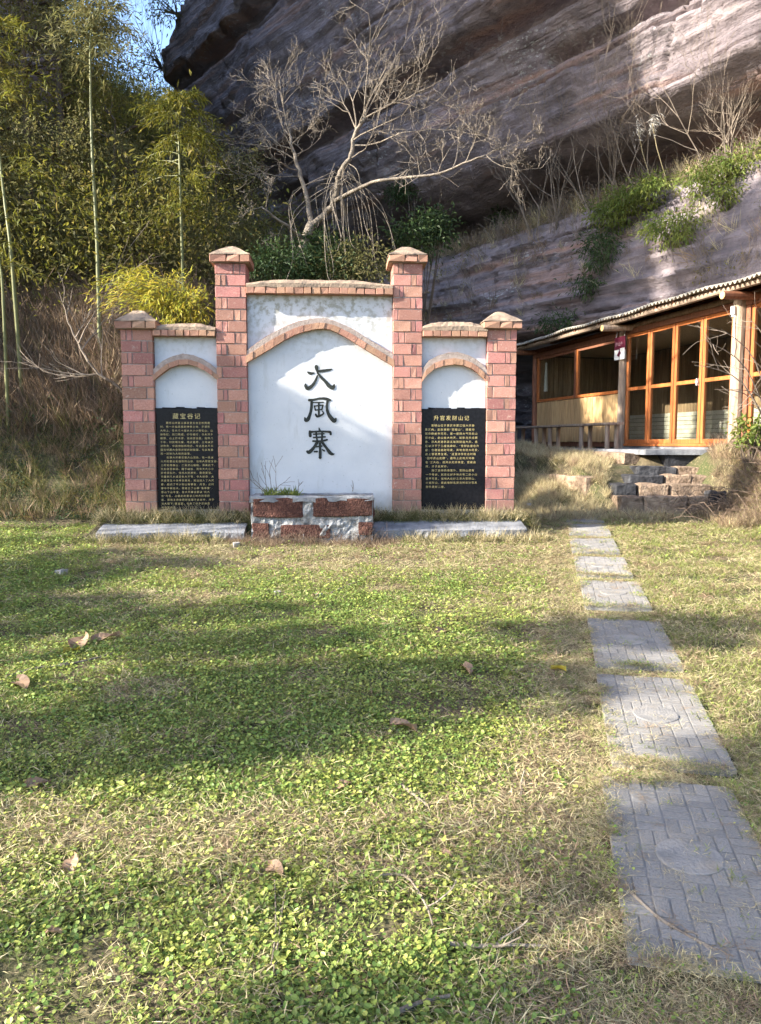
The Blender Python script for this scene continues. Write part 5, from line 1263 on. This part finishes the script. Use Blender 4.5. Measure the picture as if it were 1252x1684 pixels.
# dry grass on the cliff ledge
SS = rng.uniform(1.5, 21, 900); P = []
for s_ in SS: q = cliff_pt(s_, random.uniform(7.75, 8.35), .05); P.append((q.x, q.y, q.z - .05))
for k in range(260): q = cliff_pt(random.uniform(2, 20), random.uniform(5.0, 8.0), .03); P.append((q.x, q.y, q.z))
n = len(P); scatter('ledge_grass', np.array(P), np.stack([rng.normal(0, .3, n), rng.normal(0, .3, n), rng.uniform(0, 6.28, n)], 1), rng.uniform(.6, 1.5, n), rng.integers(0, 4, n), [tuft('tall', M_BROWNG, 0), tuft('tall', M_STRAW, 1), tuft('twiggy', M_TWIG, 2), tuft('bush', M_OLIVE, 3)], 'dry grass and twigs along the cliff ledge', 'vegetation')
# far wood on mountain and ridge, and the fringe on the cliff's sky edge
n = 7600; HX, HY = rng.uniform(-34, 1, n), rng.uniform(13, 66, n); ok = (HX > -.62*HY - 6) & (HX < -.02*HY - 3) & (HX + .741*HY < 17.8 + .9*np.clip(HY-44, 0, 99)) & ((HY > 24) | (rng.random(n) < .45))
HX, HY = HX[ok], HY[ok]; n = len(HX)
scatter('hillside_wood', np.stack([HX, HY, G(HX, HY) + rng.uniform(-.1, 1.4, n)], 1), np.stack([rng.normal(0, .3, n), rng.normal(0, .3, n), rng.uniform(0, 6.28, n)], 1), (.8 + .028*HY)*rng.uniform(.7, 1.35, n), rng.integers(0, 4, n), [tuft('spray', M_FLEAF, 0), tuft('spray', M_OLIVE, 1), tuft('spray', M_FLEAF, 2), tuft('spray', M_BLEAF, 3)], 'far wooded hillside under the sky gap', 'woodland')
for (s_, z_, lab) in ((31.2, 21.0, 'leafy shrub hanging at the sky edge of the cliff'), (32.8, 19.2, 'thin leafy shrub lower on the sky edge of the cliff')):
    p = cliff_pt(s_, z_, .2); leafy('edge_shrub', lab, 'shrub', p, [(p + Vector((-.5, 0, .3)), (.7, .7, .8))], 380, .22, .06, M_OLIVE, nclump=16, clump=.5, twig=.03)
t = thing('bare_sapling', 'bare branches leaning over the sky gap from the cliff edge', 'sapling', cliff_pt(32.8, 19.0)); m = MB()
b0 = cliff_pt(32.8, 19.0)
for e in ((215, 20), (235, 60), (200, 50), (250, 5)):
    q = at(*e, 38); branchy(m, b0, q-b0, (q-b0).length*.9, .028, 3, .35, .03, 4, 6, .08, 4)
m.build('stems', M_TWIG, t)

# ------------------------------------------------------------------ small litter on the lawn
def lawn_at(u, v):
    r = ray(u, v); k = 3.
    for _ in range(30):
        p = CAM + r*k; k += (p.z - g(p.x, p.y))/max(.05, (.037*r.y - r.z))
    return CAM + r*k
def litter_leaf(u, v, L_, label, mat=M_DEADL):
    p = lawn_at(u, v); m = MB(); nx = 7
    for i in range(nx):
        t_ = i/(nx-1); w = L_*.30*math.sin(math.pi*min(1, t_*.92+.06))**.8
        for k in (-1, 0, 1): m.v.append(((t_-.5)*L_, k*w, .022 + .03*abs(k)*L_/.1*.5 + .12*L_*math.sin(t_*3.1+k) + random.uniform(-.003, .003)))
    for i in range(nx-1):
        for k in range(2): q = i*3+k; m.f.append((q, q+3, q+4, q+1))
    b = len(m.v); m.tube([(-.5*L_, 0, .022), (-.75*L_, .02*L_, .02)], .0015, 4)
    o = bpy.data.objects.new('fallen_leaf', m.mesh('fallen_leaf', mat)); link(o); o.location = p; o.rotation_euler = (random.uniform(-.25, .25), random.uniform(-.25, .25), random.uniform(0, 6.28))
    tag(o, label, 'leaf', 'fallen leaves on the lawn')
for (u, v, L_, lab) in ((130, 1066, .20, 'large curled brown leaf on the bare soil patch at the left'), (176, 1058, .18, 'pale upright leaf right of the curled brown leaf at the left'), (35, 1135, .16, 'pale crumpled leaf at the far left of the lawn'), (662, 1205, .14, 'grey brown curled leaf in the middle of the shaded lawn'), (121, 1432, .085, 'small white pointed leaf at the lower left'), (456, 1442, .085, 'pink brown leaf standing up above the long straws'),
        (88, 1550, .06, 'small grey leaf at the lower left corner'), (765, 1108, .13, 'tan leaf on the lawn left of the yellow leaf'), (725, 1045, .12, 'small tan leaf below the right kerb'), (565, 1300, .07, 'small cream leaf near the centre of the bright grass'), (735, 1415, .05, 'tiny pale leaf right of centre in the foreground'), (520, 984, .10, 'light leaf fragment beside the white stone'), (60, 1300, .10, 'pale twisted leaf at the left in the dark grass')): litter_leaf(u, v, L_, lab)
for (u, v, L_, lab) in ((918, 1110, .12, 'yellow green leaf lying beside the path edge'), (484, 1444, .05, 'small green leaf beside the pink brown leaf'), (590, 1090, .13, 'whitish green leaf in the middle of the lawn'), (464, 1592, .055, 'light green leaf at the lower end of the long straws'), (118, 1078, .11, 'orange yellow leaf on the soil patch at the left')): litter_leaf(u, v, L_, lab, M_YLEAF if 'yellow' in lab else M_GREEN)
def stick(lst, r, label, fork=0):
    P = [lawn_at(u, v) + Vector((0, 0, .025)) for u, v in lst]; m = MB(); t = thing('fallen_stick', label, 'stick', P[0] - Vector((0, 0, .02)), 0, 'sticks lying on the ground'); pts = smooth_poly(P, 10)
    m.tube(pts, [r*(1 - .4*i/10)*random.uniform(.85, 1.15) for i in range(11)], 6)
    for k in range(fork): branchy(m, pts[random.randint(3, 8)], (random.gauss(0, 1), random.gauss(0, 1), .12), .12, r*.5, 0, .4, 0, 0, 4, .15, 4)
    m.build('wood', M_BARE, t)
stick([(740, 1566), (790, 1570), (838, 1568), (900, 1570)], .0075, 'longest grey stick lying across the near lawn', 2)
stick([(1035, 1478), (1080, 1520), (1130, 1552), (1180, 1578)], .007, 'dry stick lying across the nearest path slab', 3)
stick([(660, 1300), (682, 1318), (705, 1336)], .0085, 'short thick stick in the middle of the near lawn')
stick([(856, 1318), (862, 1292)], .006, 'short pale stick poking up in the grass', 2)
stick([(625, 1452), (668, 1453), (700, 1500), (712, 1535)], .005, 'forked thin stick in the centre foreground', 2)
stick([(650, 1682), (690, 1664), (740, 1652)], .007, 'dark stick at the bottom picture edge')
stick([(450, 1615), (458, 1560), (466, 1500), (474, 1462)], .003, 'long pale straw standing in the foreground', 1)
stick([(447, 1600), (454, 1540), (452, 1460)], .003, 'thin straw left of the long pale straw')
stick([(10, 1120), (60, 1106), (120, 1098), (190, 1080)], .009, 'long brown stick at the left of the lawn', 2)
stick([(545, 980), (570, 968), (592, 960)], .010, 'brown stick near the right kerb end')
def pebble(u, v, r, label, n=0):
    p = lawn_at(u, v); o = bpy.data.objects.new('loose_stone', stone_mesh(r*2, r*1.6, r*1.2, M_STONE, r*.35, 'loose_stone', 2)); link(o); o.location = p + Vector((0, 0, r*.45)); o.rotation_euler = (0, 0, random.uniform(0, 6)); tag(o, label, 'stone', 'loose stones in the grass')
for q in ((525, 983, .03, 'small white stone on the lawn below the planter'), (456, 978, .035, 'grey stone on the bare soil before the planter'), (103, 946, .055, 'flat pale stone on the left lawn near the bank'), (389, 900, .045, 'white stone in the grass at the left planter corner'), (870, 830, .03, 'little white stone in the shade left of the steps')): pebble(*q)
